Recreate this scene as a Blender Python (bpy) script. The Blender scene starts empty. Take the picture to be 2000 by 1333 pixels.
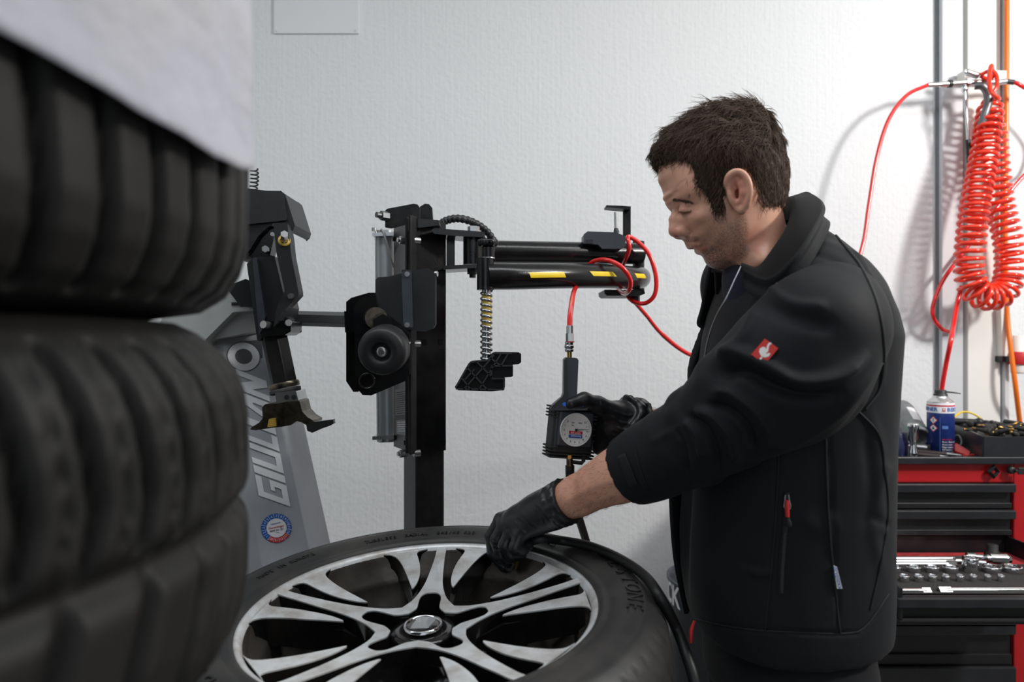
import bpy, bmesh, math, random
import numpy as np
from mathutils import Vector, Matrix, noise as mnoise

random.seed(7)
rng = np.random.default_rng(7)
C = bpy.context.scene.collection
SC = bpy.context.scene

# ------------------------------------------------------------------ camera, light, exposure
F = 1333.33                 # focal length in pixels of the 2000 px wide frame (24 mm on full frame)
CAMH = 1.40                 # camera height
WALL = 2.40                 # distance of the back wall
cam = bpy.data.cameras.new('camera'); cam_o = bpy.data.objects.new('camera', cam); C.objects.link(cam_o)
cam.sensor_width = 36.0; cam.lens = 24.0; cam.clip_start = 0.02
cam_o.location = (0, 0, CAMH); cam_o.rotation_euler = (math.radians(90), 0, 0)
cam.dof.use_dof = True; cam.dof.focus_distance = 1.28; cam.dof.aperture_fstop = 3.6
SC.camera = cam_o

SC.view_settings.view_transform = 'Standard'
SC.view_settings.look = 'None'
SC.view_settings.gamma = 1.0
SC.view_settings.use_curve_mapping = False
SC.view_settings.exposure = 0.0

world = bpy.data.worlds.new('world'); SC.world = world; world.use_nodes = True
world.node_tree.nodes['Background'].inputs[0].default_value = (0.78, 0.84, 0.92, 1)
world.node_tree.nodes['Background'].inputs[1].default_value = 0.1

def area(name, loc, target, size, energy, col=(1, 1, 1), size_y=None, spread=180):
    l = bpy.data.lights.new(name, 'AREA'); o = bpy.data.objects.new(name, l); C.objects.link(o)
    l.energy = energy; l.color = col; l.size = size; l.spread = math.radians(spread)
    if size_y: l.shape = 'RECTANGLE'; l.size_y = size_y
    o.location = loc
    o.rotation_euler = (Vector(target) - Vector(loc)).to_track_quat('-Z', 'Y').to_euler()
    return o
area('flash_lamp', (2.40, .50, 2.62), (1.0, 2.4, 1.6), 0.30, 50, (1.0, 0.97, 0.93))
area('ceiling_lamp', (0.0, 0.75, 2.96), (0.0, 1.0, 0), 4.4, 30, (0.93, 0.97, 1.0), 0.35)
area('door_daylight', (-0.4, -2.45, 1.5), (0.0, 1.0, 1.15), 3.2, 18, (0.84, 0.92, 1.0), 2.2)
area('ceiling_lamp', (0.35, -1.2, 2.96), (0.3, 0.4, 0.9), 2.6, 7, (0.93, 0.97, 1.0), 0.6)

# ------------------------------------------------------------------ helpers
def P(px, py, d):
    """point at distance d in front of the camera that falls on photo pixel (px, py)"""
    return Vector(((px - 1000) / F * d, d, CAMH - (py - 666.5) / F * d))

def s2l(c):
    c = c / 255.0
    return c / 12.92 if c <= 0.04045 else ((c + 0.055) / 1.055) ** 2.4
def lin(rgb): return tuple(s2l(v) for v in rgb) + (1.0,)

MATS = {}
def mat(name, rgb, rough=0.5, metal=0.0, var=None, bump=None, spec=0.5, coat=0.0, sss=0.0, sheen=0.0, attr=None, attr_rgb=None, stretch=None):
    """procedural principled material. var=(scale, amount, rgb2), bump=(scale, strength, distance)"""
    m = bpy.data.materials.new(name); m.use_nodes = True; MATS[name] = m
    nt = m.node_tree; N = nt.nodes; L = nt.links; b = N['Principled BSDF']
    b.inputs['Roughness'].default_value = rough; b.inputs['Metallic'].default_value = metal
    b.inputs['Specular IOR Level'].default_value = spec
    b.inputs['Coat Weight'].default_value = coat
    b.inputs['Sheen Weight'].default_value = sheen
    if sss:
        b.inputs['Subsurface Weight'].default_value = sss
        b.inputs['Subsurface Radius'].default_value = (0.010, 0.004, 0.002)
        b.inputs['Subsurface Scale'].default_value = 0.4
    base = lin(rgb); b.inputs['Base Color'].default_value = base
    tc = N.new('ShaderNodeTexCoord'); vec = tc.outputs['Object']
    if stretch:
        mp = N.new('ShaderNodeMapping'); mp.inputs['Scale'].default_value = stretch
        L.new(vec, mp.inputs['Vector']); vec = mp.outputs['Vector']
    out = None
    if var:
        sc, amt, rgb2 = var
        n = N.new('ShaderNodeTexNoise'); n.inputs['Scale'].default_value = sc; n.inputs['Detail'].default_value = 6
        n.inputs['Roughness'].default_value = 0.62
        L.new(vec, n.inputs['Vector'])
        r = N.new('ShaderNodeMapRange'); r.inputs[1].default_value = 0.42; r.inputs[2].default_value = 0.72
        r.inputs[3].default_value = 0.0; r.inputs[4].default_value = amt
        L.new(n.outputs['Fac'], r.inputs[0])
        mx = N.new('ShaderNodeMix'); mx.data_type = 'RGBA'
        mx.inputs[6].default_value = base; mx.inputs[7].default_value = lin(rgb2)
        L.new(r.outputs[0], mx.inputs[0]); out = mx.outputs[2]
    if attr:
        a = N.new('ShaderNodeAttribute'); a.attribute_name = attr
        n2 = N.new('ShaderNodeTexNoise'); n2.inputs['Scale'].default_value = 520; n2.inputs['Detail'].default_value = 3
        L.new(tc.outputs['Object'], n2.inputs['Vector'])
        r2 = N.new('ShaderNodeMapRange'); r2.inputs[1].default_value = 0.36; r2.inputs[2].default_value = 0.62
        r2.inputs[3].default_value = 0.25; r2.inputs[4].default_value = 1.0
        L.new(n2.outputs['Fac'], r2.inputs[0])
        mu = N.new('ShaderNodeMath'); mu.operation = 'MULTIPLY'; L.new(a.outputs['Fac'], mu.inputs[0]); L.new(r2.outputs[0], mu.inputs[1])
        mx2 = N.new('ShaderNodeMix'); mx2.data_type = 'RGBA'; mx2.inputs[6].default_value = base
        mx2.inputs[7].default_value = lin(attr_rgb)
        if out: L.new(out, mx2.inputs[6])
        L.new(mu.outputs[0], mx2.inputs[0]); out = mx2.outputs[2]
        a3 = N.new('ShaderNodeAttribute'); a3.attribute_name = 'flush'
        mx3 = N.new('ShaderNodeMix'); mx3.data_type = 'RGBA'; mx3.inputs[7].default_value = lin((196, 96, 82))
        L.new(out, mx3.inputs[6]); L.new(a3.outputs['Fac'], mx3.inputs[0]); out = mx3.outputs[2]
    if out: L.new(out, b.inputs['Base Color'])
    if bump:
        sc, st, di = bump
        n = N.new('ShaderNodeTexNoise'); n.inputs['Scale'].default_value = sc; n.inputs['Detail'].default_value = 5
        L.new(vec, n.inputs['Vector'])
        bp = N.new('ShaderNodeBump'); bp.inputs['Strength'].default_value = st; bp.inputs['Distance'].default_value = di
        L.new(n.outputs['Fac'], bp.inputs['Height']); L.new(bp.outputs['Normal'], b.inputs['Normal'])
    return m

OFF = {}
def wloc(parent):
    return OFF.get(parent.name, Vector((0, 0, 0))) if parent else Vector((0, 0, 0))

class MB:
    def __init__(s): s.v = []; s.f = []; s.m = []; s.sm = []
    def add(s, vs, fs, mi=0, smooth=True):
        o = len(s.v); s.v.extend([tuple(p) for p in vs])
        for f in fs: s.f.append([i + o for i in f]); s.m.append(mi); s.sm.append(smooth)
    def hexa(s, p, mi=0):   # 8 points: bottom ring 4, top ring 4
        s.add(p, [(3, 2, 1, 0), (4, 5, 6, 7), (0, 1, 5, 4), (1, 2, 6, 5), (2, 3, 7, 6), (3, 0, 4, 7)], mi, False)
    def box(s, c, size, R=None, mi=0):
        hx, hy, hz = size[0] / 2, size[1] / 2, size[2] / 2; c = Vector(c)
        p = [Vector(q) for q in ((-hx, -hy, -hz), (hx, -hy, -hz), (hx, hy, -hz), (-hx, hy, -hz), (-hx, -hy, hz), (hx, -hy, hz), (hx, hy, hz), (-hx, hy, hz))]
        if R is not None: p = [R @ q for q in p]
        s.hexa([c + q for q in p], mi)
    def pbox(s, x0, y0, x1, y1, d, thick, mi=0):   # front face spans the photo rectangle at distance d
        s.pprism([(x0, y0), (x1, y0), (x1, y1), (x0, y1)], d, thick, mi)
    def pprism(s, pts, d, thick, mi=0, ds=None):
        q = [P(x, y, (ds[i] if ds else d)) for i, (x, y) in enumerate(pts)]
        s.prism(q, Vector((0, thick, 0)), mi)
    def prism(s, q, vec, mi=0, mi_top=None, mi_side=None):
        n = len(q); q = [Vector(p) for p in q]; vec = Vector(vec)
        nn = Vector((0, 0, 0))
        for i in range(n):
            a, b = q[i], q[(i + 1) % n]; nn += (a - q[0]).cross(b - q[0])
        if nn.dot(vec) > 0: q = q[::-1]
        vs = q + [p + vec for p in q]
        s.add(vs, [list(range(n))], mi if mi_top is None else mi_top, False)
        s.add(vs, [[n + i for i in reversed(range(n))]], mi, False)
        s.add(vs, [(i, n + i, n + (i + 1) % n, (i + 1) % n) for i in range(n)], mi if mi_side is None else mi_side, False)
    def tube(s, pts, r, seg=12, mi=0, closed=False, caps=True, smooth=True):
        pts = [Vector(p) for p in pts]; n = len(pts)
        rr = r if hasattr(r, '__len__') else [r] * n
        T = []
        for i in range(n):
            a = pts[(i - 1) % n] if (closed or i > 0) else pts[i]; b = pts[(i + 1) % n] if (closed or i < n - 1) else pts[i]
            t = (b - a); T.append(t.normalized() if t.length > 1e-9 else Vector((0, 0, 1)))
        up = Vector((0, 0, 1)) if abs(T[0].z) < 0.9 else Vector((1, 0, 0))
        u = (up - T[0] * up.dot(T[0])).normalized(); vs = []
        for i in range(n):
            u = (u - T[i] * u.dot(T[i]));
            u = u.normalized() if u.length > 1e-6 else T[i].orthogonal().normalized()
            w = T[i].cross(u)
            for k in range(seg):
                a = 2 * math.pi * k / seg; vs.append(pts[i] + (u * math.cos(a) + w * math.sin(a)) * rr[i])
        fs = []
        m = n if closed else n - 1
        for i in range(m):
            for k in range(seg):
                j = (i + 1) % n; k2 = (k + 1) % seg
                fs.append((i * seg + k, i * seg + k2, j * seg + k2, j * seg + k))
        s.add(vs, fs, mi, smooth)
        if caps and not closed:
            s.add(vs[:seg], [list(reversed(range(seg)))], mi, False); s.add(vs[-seg:], [list(range(seg))], mi, False)
    def cyl(s, a, b, r, r2=None, seg=28, mi=0, caps=True, smooth=True):
        s.tube([a, b], [r, r if r2 is None else r2], seg, mi, caps=caps, smooth=smooth)
    def lathe(self, prof, o, axis, seg=48, mi=0, closed=False, smooth=True, mis=None):
        o = Vector(o); ax = Vector(axis).normalized(); u = ax.orthogonal().normalized(); w = ax.cross(u)
        vs = []; n = len(prof)
        for (r, h) in prof:
            for k in range(seg):
                a = 2 * math.pi * k / seg; vs.append(o + ax * h + (u * math.cos(a) + w * math.sin(a)) * max(r, 1e-5))
        base = len(self.v); self.v.extend([tuple(p) for p in vs])
        for i in range(n if closed else n - 1):
            j = (i + 1) % n
            for k in range(seg):
                k2 = (k + 1) % seg
                self.f.append([base + i * seg + k, base + i * seg + k2, base + j * seg + k2, base + j * seg + k])
                self.m.append(mis[i] if mis else mi); self.sm.append(smooth)
    def text(s, string, M, size, mi=0, extrude=0.0004, shear=0.0, space=1.0, align='CENTER', offset=0.0, sx=1.0):
        cu = bpy.data.curves.new('t', 'FONT'); cu.body = string; cu.size = size; cu.extrude = extrude; cu.shear = shear
        cu.space_character = space; cu.align_x = align; cu.align_y = 'CENTER'; cu.offset = offset; cu.resolution_u = 3
        o = bpy.data.objects.new('t', cu); C.objects.link(o)
        dg = bpy.context.evaluated_depsgraph_get(); me = bpy.data.meshes.new_from_object(o.evaluated_get(dg))
        S = Matrix.Diagonal((sx, 1, 1, 1))
        s.add([M @ (S @ v.co) for v in me.vertices], [list(p.vertices) for p in me.polygons], mi, False)
        bpy.data.objects.remove(o); bpy.data.meshes.remove(me); bpy.data.curves.remove(cu)
    def build(s, name, mats, parent=None, bevel=0.0, seg=2, auto=True):
        if not isinstance(mats, (list, tuple)): mats = [mats]
        off = wloc(parent); vs = np.array([tuple(p) for p in s.v], float)
        if parent is None:
            lo, hi = vs.min(0), vs.max(0); off = Vector(((lo[0] + hi[0]) / 2, (lo[1] + hi[1]) / 2, lo[2]))
        me = bpy.data.meshes.new(name)
        me.from_pydata((vs - np.array(off)).tolist(), [], s.f); me.update()
        for m in mats: me.materials.append(m)
        me.polygons.foreach_set('material_index', s.m); me.polygons.foreach_set('use_smooth', s.sm)
        o = bpy.data.objects.new(name, me); C.objects.link(o)
        if parent: o.parent = parent
        else: o.location = off
        OFF[o.name] = Vector(off)
        if bevel:
            b = o.modifiers.new('bevel', 'BEVEL'); b.width = bevel; b.segments = seg; b.limit_method = 'ANGLE'; b.angle_limit = math.radians(40)
            b.use_clamp_overlap = True
        return o


def thing(name, label, cat, loc, group=None):
    o = bpy.data.objects.new(name, None); C.objects.link(o); o.location = Vector(loc); o.empty_display_size = 0.05
    OFF[o.name] = Vector(loc)
    o['label'] = label; o['category'] = cat
    if group: o['group'] = group
    return o
def tag(o, label, cat, group=None):
    o['label'] = label; o['category'] = cat
    if group: o['group'] = group
    return o
def struct(o): o['kind'] = 'structure'; return o
def copy_thing(o):
    c = o.copy(); C.objects.link(c)
    for ch in list(o.children):
        d = ch.copy(); C.objects.link(d); d.parent = c
        for g in ch.children:
            e = g.copy(); C.objects.link(e); e.parent = d
    return c
def frame(o, x, y):
    x = Vector(x).normalized(); y = Vector(y); y = (y - x * y.dot(x)).normalized(); z = x.cross(y)
    M = Matrix((x, y, z)).transposed().to_4x4(); M.translation = Vector(o); return M
def spline(pts, n=10, closed=False):
    pts = [Vector(p) for p in pts]; m = len(pts); out = []
    for i in range(m if closed else m - 1):
        p1 = pts[i]; p2 = pts[(i + 1) % m]
        p0 = pts[i - 1] if (i > 0 or closed) else p1 * 2 - p2
        p3 = pts[(i + 2) % m] if (i + 2 < m or closed) else p2 * 2 - p1
        # centripetal-ish catmull rom
        for k in range(n):
            t = k / n; t2 = t * t; t3 = t2 * t
            out.append(0.5 * ((2 * p1) + (p2 - p0) * t + (2 * p0 - 5 * p1 + 4 * p2 - p3) * t2 + (3 * p1 - p0 - 3 * p2 + p3) * t3))
    if not closed: out.append(pts[-1])
    return out
def hexbolt(b, p, axis, r, h, mi=0, socket=False):
    axis = Vector(axis).normalized(); p = Vector(p)
    b.cyl(p, p + axis * h, r, seg=6 if not socket else 20, mi=mi, smooth=socket)
    if socket: b.cyl(p + axis * (h * 0.98), p + axis * (h * 1.02), r * 0.5, seg=6, mi=mi, smooth=False)

# ------------------------------------------------------------------ materials
M = MATS
mat('black_paint', (24, 25, 27), 0.42, spec=0.25, var=(40, 0.5, (52, 50, 48)), bump=(260, 0.12, 0.002))
mat('black_gloss', (16, 17, 19), 0.2, bump=(320, 0.10, 0.002), var=(30, 0.35, (40, 39, 38)))
mat('black_plastic', (31, 32, 35), 0.45, var=(25, 0.4, (48, 48, 50)))
mat('dark_grey_plastic', (52, 56, 63), 0.42, var=(30, 0.3, (66, 70, 76)))
mat('rubber', (30, 30, 31), 0.62, var=(14, 0.7, (58, 55, 51)), bump=(150, 0.18, 0.002))
mat('old_rubber', (26, 25, 24), 0.6, var=(7, 0.6, (40, 37, 35)), spec=0.35)
mat('side_rubber', (38, 38, 39), 0.5, var=(9, 0.8, (70, 66, 62)), bump=(90, 0.15, 0.002))
mat('letter_rubber', (20, 20, 21), 0.42)
mat('recess', (12, 12, 13), 0.6, spec=0.2)
mat('hole', (5, 5, 5), 0.7, spec=0.1)
mat('badge_metal', (224, 226, 228), 0.25, 0.4)
mat('zinc', (205, 207, 208), 0.28, 0.95, var=(60, 0.3, (160, 160, 158)))
mat('steel', (176, 178, 180), 0.24, 1.0, var=(50, 0.5, (120, 120, 118)))
mat('chrome', (225, 226, 228), 0.09, 1.0)
mat('brass', (186, 150, 84), 0.3, 1.0)
mat('worn_steel', (120, 112, 98), 0.33, 1.0, var=(45, 0.9, (48, 43, 36)))
mat('grey_steel', (122, 124, 126), 0.38, 0.75, var=(25, 0.6, (92, 92, 92)))
mat('alu_face', (226, 228, 230), 0.40, 0.35, var=(22, 0.75, (160, 148, 136)), bump=(500, 0.04, 0.001))
mat('rim_black', (17, 17, 18), 0.16, var=(16, 0.5, (46, 41, 36)), coat=0.4)
mat('rim_barrel', (88, 83, 78), 0.3, 0.4, var=(16, 0.7, (28, 26, 24)))
mat('machine_grey', (171, 175, 181), 0.4, var=(7, 0.6, (142, 146, 152)), bump=(150, 0.03, 0.002))
mat('machine_light', (196, 198, 198), 0.4, var=(12, 0.5, (170, 168, 160)))
mat('cylinder_grey', (178, 182, 184), 0.35, 0.3, var=(10, 0.4, (150, 152, 154)))
mat('decal_white', (236, 238, 242), 0.5)
mat('decal_blue', (30, 96, 178), 0.5)
mat('decal_red', (198, 40, 46), 0.5)
mat('decal_dark', (30, 31, 36), 0.5)
mat('decal_grey', (84, 86, 90), 0.5)
mat('tape_yellow', (240, 208, 20), 0.42, var=(40, 0.5, (214, 180, 20)))
mat('label_grey', (150, 153, 156), 0.45, var=(14, 0.5, (120, 122, 124)))
mat('grease', (192, 160, 70), 0.35)
mat('hose_red', (226, 34, 34), 0.22, coat=0.5)
mat('coil_red', (240, 52, 20), 0.2, coat=0.6)
mat('hose_black', (24, 25, 26), 0.5, bump=(200, 0.1, 0.001))
mat('cable_orange', (240, 120, 30), 0.3)
mat('wire_yellow', (238, 200, 20), 0.4)
mat('cord_grey', (150, 150, 148), 0.7)
mat('trigger_blue', (28, 110, 226), 0.35)
mat('dial_white', (232, 233, 230), 0.35)
mat('chest_red', (178, 24, 30), 0.36, var=(9, 0.5, (150, 22, 28)))
mat('chest_black', (30, 32, 36), 0.36, var=(20, 0.5, (46, 48, 52)))
mat('drawer_black', (20, 21, 24), 0.42, var=(20, 0.4, (34, 35, 38)))
mat('foam_black', (40, 38, 37), 0.85, var=(30, 0.5, (54, 50, 47)), bump=(300, 0.2, 0.001))
mat('felt_red', (176, 44, 48), 0.85, var=(40, 0.7, (96, 30, 32)))
mat('can_navy', (30, 48, 112), 0.3, var=(18, 0.5, (52, 78, 150)))
mat('can_white', (232, 233, 236), 0.35)
mat('can_blue', (86, 120, 180), 0.3)
mat('navy_plastic', (34, 40, 74), 0.35)
mat('bottle_grey', (122, 126, 128), 0.4, var=(26, 0.7, (88, 90, 92)))
mat('green_paint', (70, 150, 110), 0.4)
mat('punch_brown', (62, 50, 50), 0.45)
mat('clip_red', (216, 52, 48), 0.4)
mat('trunk_white', (232, 231, 226), 0.5)
mat('trunk_grey', (206, 208, 212), 0.5)
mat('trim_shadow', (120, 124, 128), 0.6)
mat('bucket', (60, 66, 74), 0.5, var=(14, 0.6, (84, 88, 94)))
mat('sheet', (196, 197, 208), 0.7, var=(7, 0.5, (196, 192, 182)), bump=(14, 0.5, 0.02))
mat('floor_mat', (118, 116, 112), 0.6, var=(3, 0.6, (92, 90, 86)))
mat('ceiling_mat', (214, 214, 212), 0.8)
mat('plate_white', (226, 228, 230), 0.5)
# wall: brushed roughcast white plaster
m = mat('wall_plaster', (226, 228, 230), 0.75, var=(2.2, 0.25, (216, 219, 222)))
nt = m.node_tree; N = nt.nodes; L = nt.links
tc = N.new('ShaderNodeTexCoord')
n1 = N.new('ShaderNodeTexNoise'); n1.inputs['Scale'].default_value = 62; n1.inputs['Detail'].default_value = 4
mp = N.new('ShaderNodeMapping'); mp.inputs['Scale'].default_value = (110, 1, 3.0)
n2 = N.new('ShaderNodeTexNoise'); n2.inputs['Scale'].default_value = 1.0; n2.inputs['Detail'].default_value = 3
n3 = N.new('ShaderNodeTexNoise'); n3.inputs['Scale'].default_value = 1.6
L.new(tc.outputs['Object'], n1.inputs['Vector']); L.new(tc.outputs['Object'], mp.inputs['Vector']); L.new(mp.outputs[0], n2.inputs['Vector'])
L.new(tc.outputs['Object'], n3.inputs['Vector'])
ad = N.new('ShaderNodeMath'); ad.operation = 'MULTIPLY_ADD'; ad.inputs[1].default_value = 0.55
L.new(n2.outputs['Fac'], ad.inputs[0]); L.new(n1.outputs['Fac'], ad.inputs[2])
bp = N.new('ShaderNodeBump'); bp.inputs['Strength'].default_value = 0.36; bp.inputs['Distance'].default_value = 0.006
L.new(ad.outputs[0], bp.inputs['Height']); L.new(bp.outputs['Normal'], N['Principled BSDF'].inputs['Normal'])

# ------------------------------------------------------------------ the room
def plane_box(name, lo, hi, m):
    b = MB(); c = [(a + q) / 2 for a, q in zip(lo, hi)]; b.box(c, [q - a for a, q in zip(lo, hi)])
    return struct(b.build(name, m))
plane_box('wall_back', (-2.8, WALL, 0), (3.4, WALL + 0.12, 3.0), M['wall_plaster'])
plane_box('floor', (-2.8, -2.6, -0.1), (3.4, WALL, 0), M['floor_mat'])
plane_box('ceiling', (-2.8, -2.6, 3.0), (3.4, WALL, 3.1), M['ceiling_mat'])
plane_box('wall_left', (-2.9, -2.6, 0), (-2.8, WALL, 3.0), M['ceiling_mat'])
plane_box('wall_right', (3.4, -2.6, 0), (3.5, WALL, 3.0), M['ceiling_mat'])
# cable trunking on the back wall at the right
b = MB(); b.box((P(1859, 0, 2.375).x, 2.385, 1.5), (0.074, 0.03, 3.0)); struct(b.build('trim_1', M['trunk_grey'], bevel=0.003))
b = MB(); b.box((P(1918, 0, 2.375).x, 2.382, 1.5), (0.114, 0.036, 3.0)); struct(b.build('trim_2', M['trunk_white'], bevel=0.003))
b = MB(); b.box((P(1957, 0, 2.375).x, 2.375, 1.5), (0.016, 0.05, 3.0)); struct(b.build('trim_3', M['trunk_grey'], bevel=0.003))
b = MB(); b.box((P(1833.5, 0, 2.39).x, 2.394, 1.5), (0.013, 0.012, 3.0)); struct(b.build('trim_gap_shade', M['trim_shadow'], bevel=0.001))  # dark grey strip stands in for the shade in the gap beside the trunking
t = thing('wall_plate', 'white rectangular cover plate screwed high on the white wall', 'plate', P(617, 66, 2.395))
b = MB(); b.pbox(535, -60, 700, 65, 2.392, 0.008); b.build('plate', M['plate_white'], t, bevel=0.001)
for x in (541, 694):
    b = MB(); p = P(x, 60, 2.392); b.cyl(p, p + Vector((0, -0.002, 0)), 0.004, seg=12); b.build('screw', M['zinc'], t)

# ------------------------------------------------------------------ the wheel on the turntable
WC = Vector((-0.1305, 0.9885, CAMH - 0.3827))
tx, ty = -0.0456, -0.0502
WX = Vector((1, 0, -tx)).normalized(); WN = Vector((tx, ty, 1)).normalized(); WY = WN.cross(WX)
def W(r, deg, k=0.0):
    a = math.radians(deg); return WC + WX * (r * math.cos(a)) + WY * (r * math.sin(a)) + WN * k
wheel = thing('car_wheel', 'silver and black alloy wheel with its tyre lying flat under the gloved hand', 'wheel', WC - WN * 0.235)
# tyre carcass with a finely cut shoulder tread
prof = [(.250, -.012), (.2535, .000), (.258, .007), (.264, .0085), (.268, .0065), (.272, .0085), (.282, .0125), (.296, .0155), (.308, .0145), (.3155, .012), (.318, .0128), (.330, .004), (.3385, -.006),
        (.345, -.018), (.3495, -.030), (.352, -.045), (.3535, -.07), (.354, -.118), (.3535, -.166), (.352, -.19), (.3495, -.205), (.345, -.217), (.330, -.232), (.300, -.246), (.27, -.242), (.25, -.232)]
NS = 480; pv = []; dense = []
for i in range(len(prof) - 1):
    a, q = prof[i], prof[i + 1]; L_ = math.hypot(a[0] - q[0], a[1] - q[1]); n = max(1, int(L_ / 0.006))
    for j in range(n): dense.append((a[0] + (q[0] - a[0]) * j / n, a[1] + (q[1] - a[1]) * j / n))
dense.append(prof[-1])
b = MB(); vs = []; fs = []
for (r, k) in dense:
    for j in range(NS):
        a = 360 * j / NS; rr = r
        if r > .338 and k > -.21:      # sipes on the shoulder and grooves round the tread
            s_ = (a * 0.2222 + (k + .12) * 26 * (1 if k > -.12 else -1)) % 1.0
            if s_ < 0.16: rr -= 0.0035
            if abs(k + .085) < .005 or abs(k + .15) < .005: rr -= 0.006
        if .312 < r < .318 and k > 0 : rr -= 0
        vs.append(W(rr, a, k))
n = len(dense)
for i in range(n - 1):
    for j in range(NS):
        j2 = (j + 1) % NS; fs.append((i * NS + j, i * NS + j2, (i + 1) * NS + j2, (i + 1) * NS + j))
b.add(vs, fs, 0)
tyre = b.build('tyre', M['side_rubber'], wheel)
def arc_text(b, string, r, deg0, step, size, k, flip=False, mi=0, sx=1.0, ex=0.0008):
    for i, ch in enumerate(string):
        if ch == ' ': continue
        d = deg0 + i * step
        o = W(r, d, k); rad = (W(r + 0.02, d, k) - o)
        tang = WN.cross(rad)      # counter clockwise
        up = rad; right = -tang
        if flip: up, right = -up, -right
        # follow the bulge of the sidewall
        kk = lambda q: np.interp(q, [.264, .282, .296, .308, .330, .345], [.0085, .0125, .0155, .0145, .004, -.018])
        up = W(r + 0.012, d, float(kk(r + .012))) - W(r - 0.012, d, float(kk(r - .012)))
        if flip: up = -up
        o = W(r, d, float(kk(r)) + 0.0006)
        b.text(ch, frame(o, right, up), size, mi, ex, sx=sx)
for a_ in (44, 224):
    b = MB(); arc_text(b, 'BRIDGESTONE', .304, a_, -5.7, 0.033, .0136, sx=1.1); b.build('raised_lettering', M['letter_rubber'], tyre)
for tx__, r_, a_, st_ in (('TUBELESS  RADIAL', .279, 118, -1.5), ('245/45 R20', .279, 91, -1.5), ('103W  EXTRA LOAD', .279, 66, -1.5), ('MADE IN EUROPE', .287, 160, -1.7)):
    b = MB(); arc_text(b, tx__, r_, a_, st_, 0.012, .012, ex=.0004); b.build('small_lettering', M['letter_rubber'], tyre)

b = MB()
b.lathe([(.2545, -.012), (.2555, -.004), (.2535, .0015), (.249, .0005), (.2455, -.003), (.243, -.008)], WC, WN, 160, 0)
b.lathe([(.2545, -.226), (.256, -.23), (.251, -.236), (.244, -.228)], WC, WN, 120, 0)
rim = b.build('rim', [M['alu_face'], M['rim_barrel']], wheel)
b = MB(); b.lathe([(.2432, -.0075), (.2415, -.012), (.239, -.030), (.226, -.042), (.2235, -.052), (.222, -.085), (.200, -.10), (.196, -.17), (.215, -.19), (.243, -.226)], WC, WN, 120, 0)
b.build('barrel', M['rim_barrel'], rim)
def kf(r): return float(np.interp(r, [.03, .06, .10, .17, .235, .25], [-.030, -.028, -.0225, -.0145, -.0055, -.0018]))
def spoke_prism(b, poly, phi, depth, rounding=None):
    top = [W(r, phi + a, kf(r)) for r, a in poly]
    bot = [W(r, phi + a * 1.0, kf(r) - (depth if not callable(depth) else depth(r))) for r, a in poly]
    n = len(poly)
    # a thin bright bevel, then gloss black flanks leaning outwards
    cen = sum(top, Vector()) / n
    b.add(top, [list(range(n))], 0, False)
    mid = [W(r, phi + a, kf(r) - .002) for r, a in poly]
    b.add(top + mid, [(i, n + i, n + (i + 1) % n, (i + 1) % n) for i in range(n)], 0, False)
    b.add(mid + bot, [(i, n + i, n + (i + 1) % n, (i + 1) % n) for i in range(n)], 1, False)
def smooth_poly(poly, n=5):
    q = [Vector((r * math.cos(math.radians(a)), r * math.sin(math.radians(a)), 0)) for r, a in poly]
    o = spline(q, n, True); return [(p.length, math.degrees(math.atan2(p.y, p.x))) for p in o]
def smooth_open(poly, n=4):
    q = [Vector((r * math.cos(math.radians(a)), r * math.sin(math.radians(a)), 0)) for r, a in poly]
    return [(p.length, math.degrees(math.atan2(p.y, p.x))) for p in spline(q, n)]
PHI = [89 + 72 * i for i in range(5)]
side = [(.068, 36), (.072, 29), (.082, 19), (.100, 11.5), (.125, 6.8), (.15, 4.7), (.18, 3.3), (.21, 2.4), (.2465, 1.9)]
pocket = [(.0975, 0), (.0965, -5), (.090, -9.5), (.080, -12.2), (.068, -14.5), (.058, -17.5), (.0525, -23), (.047, -36)]
side = [q for q in smooth_open(side)]; pocket = [q for q in smooth_open(pocket)]
cpoly = side + [(r, -a) for r, a in reversed(side)] + [(r, a) for r, a in [(.047, -36)] + pocket[::-1][1:] + [(r, -a) for r, a in pocket[1:]]]
arm = [(.116, 16.8), (.118, 15.2), (.135, 11.8), (.16, 9.9), (.19, 9.6), (.215, 10.2), (.232, 10.6), (.240, 9.4), (.2437, 6.0), (.2437, 24.5), (.238, 21.4), (.225, 19.6), (.20, 18.4), (.17, 17.7), (.14, 17.2)]
arm = smooth_open(arm[1:9], 3) + smooth_open(arm[9:] + arm[:1], 3)
for i, ph in enumerate(PHI):
    b = MB(); spoke_prism(b, cpoly, ph, lambda r: 0.052 - 0.06 * max(0, r - .1)); b.build('spoke', [M['alu_face'], M['rim_black']], rim)
    for sgn in (1, -1):
        b = MB(); pl = arm if sgn == 1 else [(r, -a) for r, a in arm[::-1]]
        spoke_prism(b, pl, ph, lambda r: 0.05 - 0.08 * max(0, r - .12))
        # lower black web that joins the arm to the hub
        web = [(.060, 27), (.118, 17.8), (.15, 17.3), (.15, 10.8), (.118, 13.5), (.085, 17)]
        web = web if sgn == 1 else [(r, -a) for r, a in web[::-1]]
        top = [W(r, ph + a, kf(r) - .013 - (.016 if r < .09 else 0)) for r, a in web]; bot = [W(r, ph + a, -.085) for r, a in web]
        n = len(web); b.add(top + bot, [list(range(n))] + [(q, n + q, n + (q + 1) % n, (q + 1) % n) for q in range(n)], 1, False)
        b.build('spoke_arm', [M['alu_face'], M['rim_black']], rim)
b = MB()
b.lathe([(.001, -.035), (.030, -.035), (.0335, -.0345), (.046, -.036), (.0475, -.040), (.050, -.075), (.052, -.10)], WC, WN, 64, 0)
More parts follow.
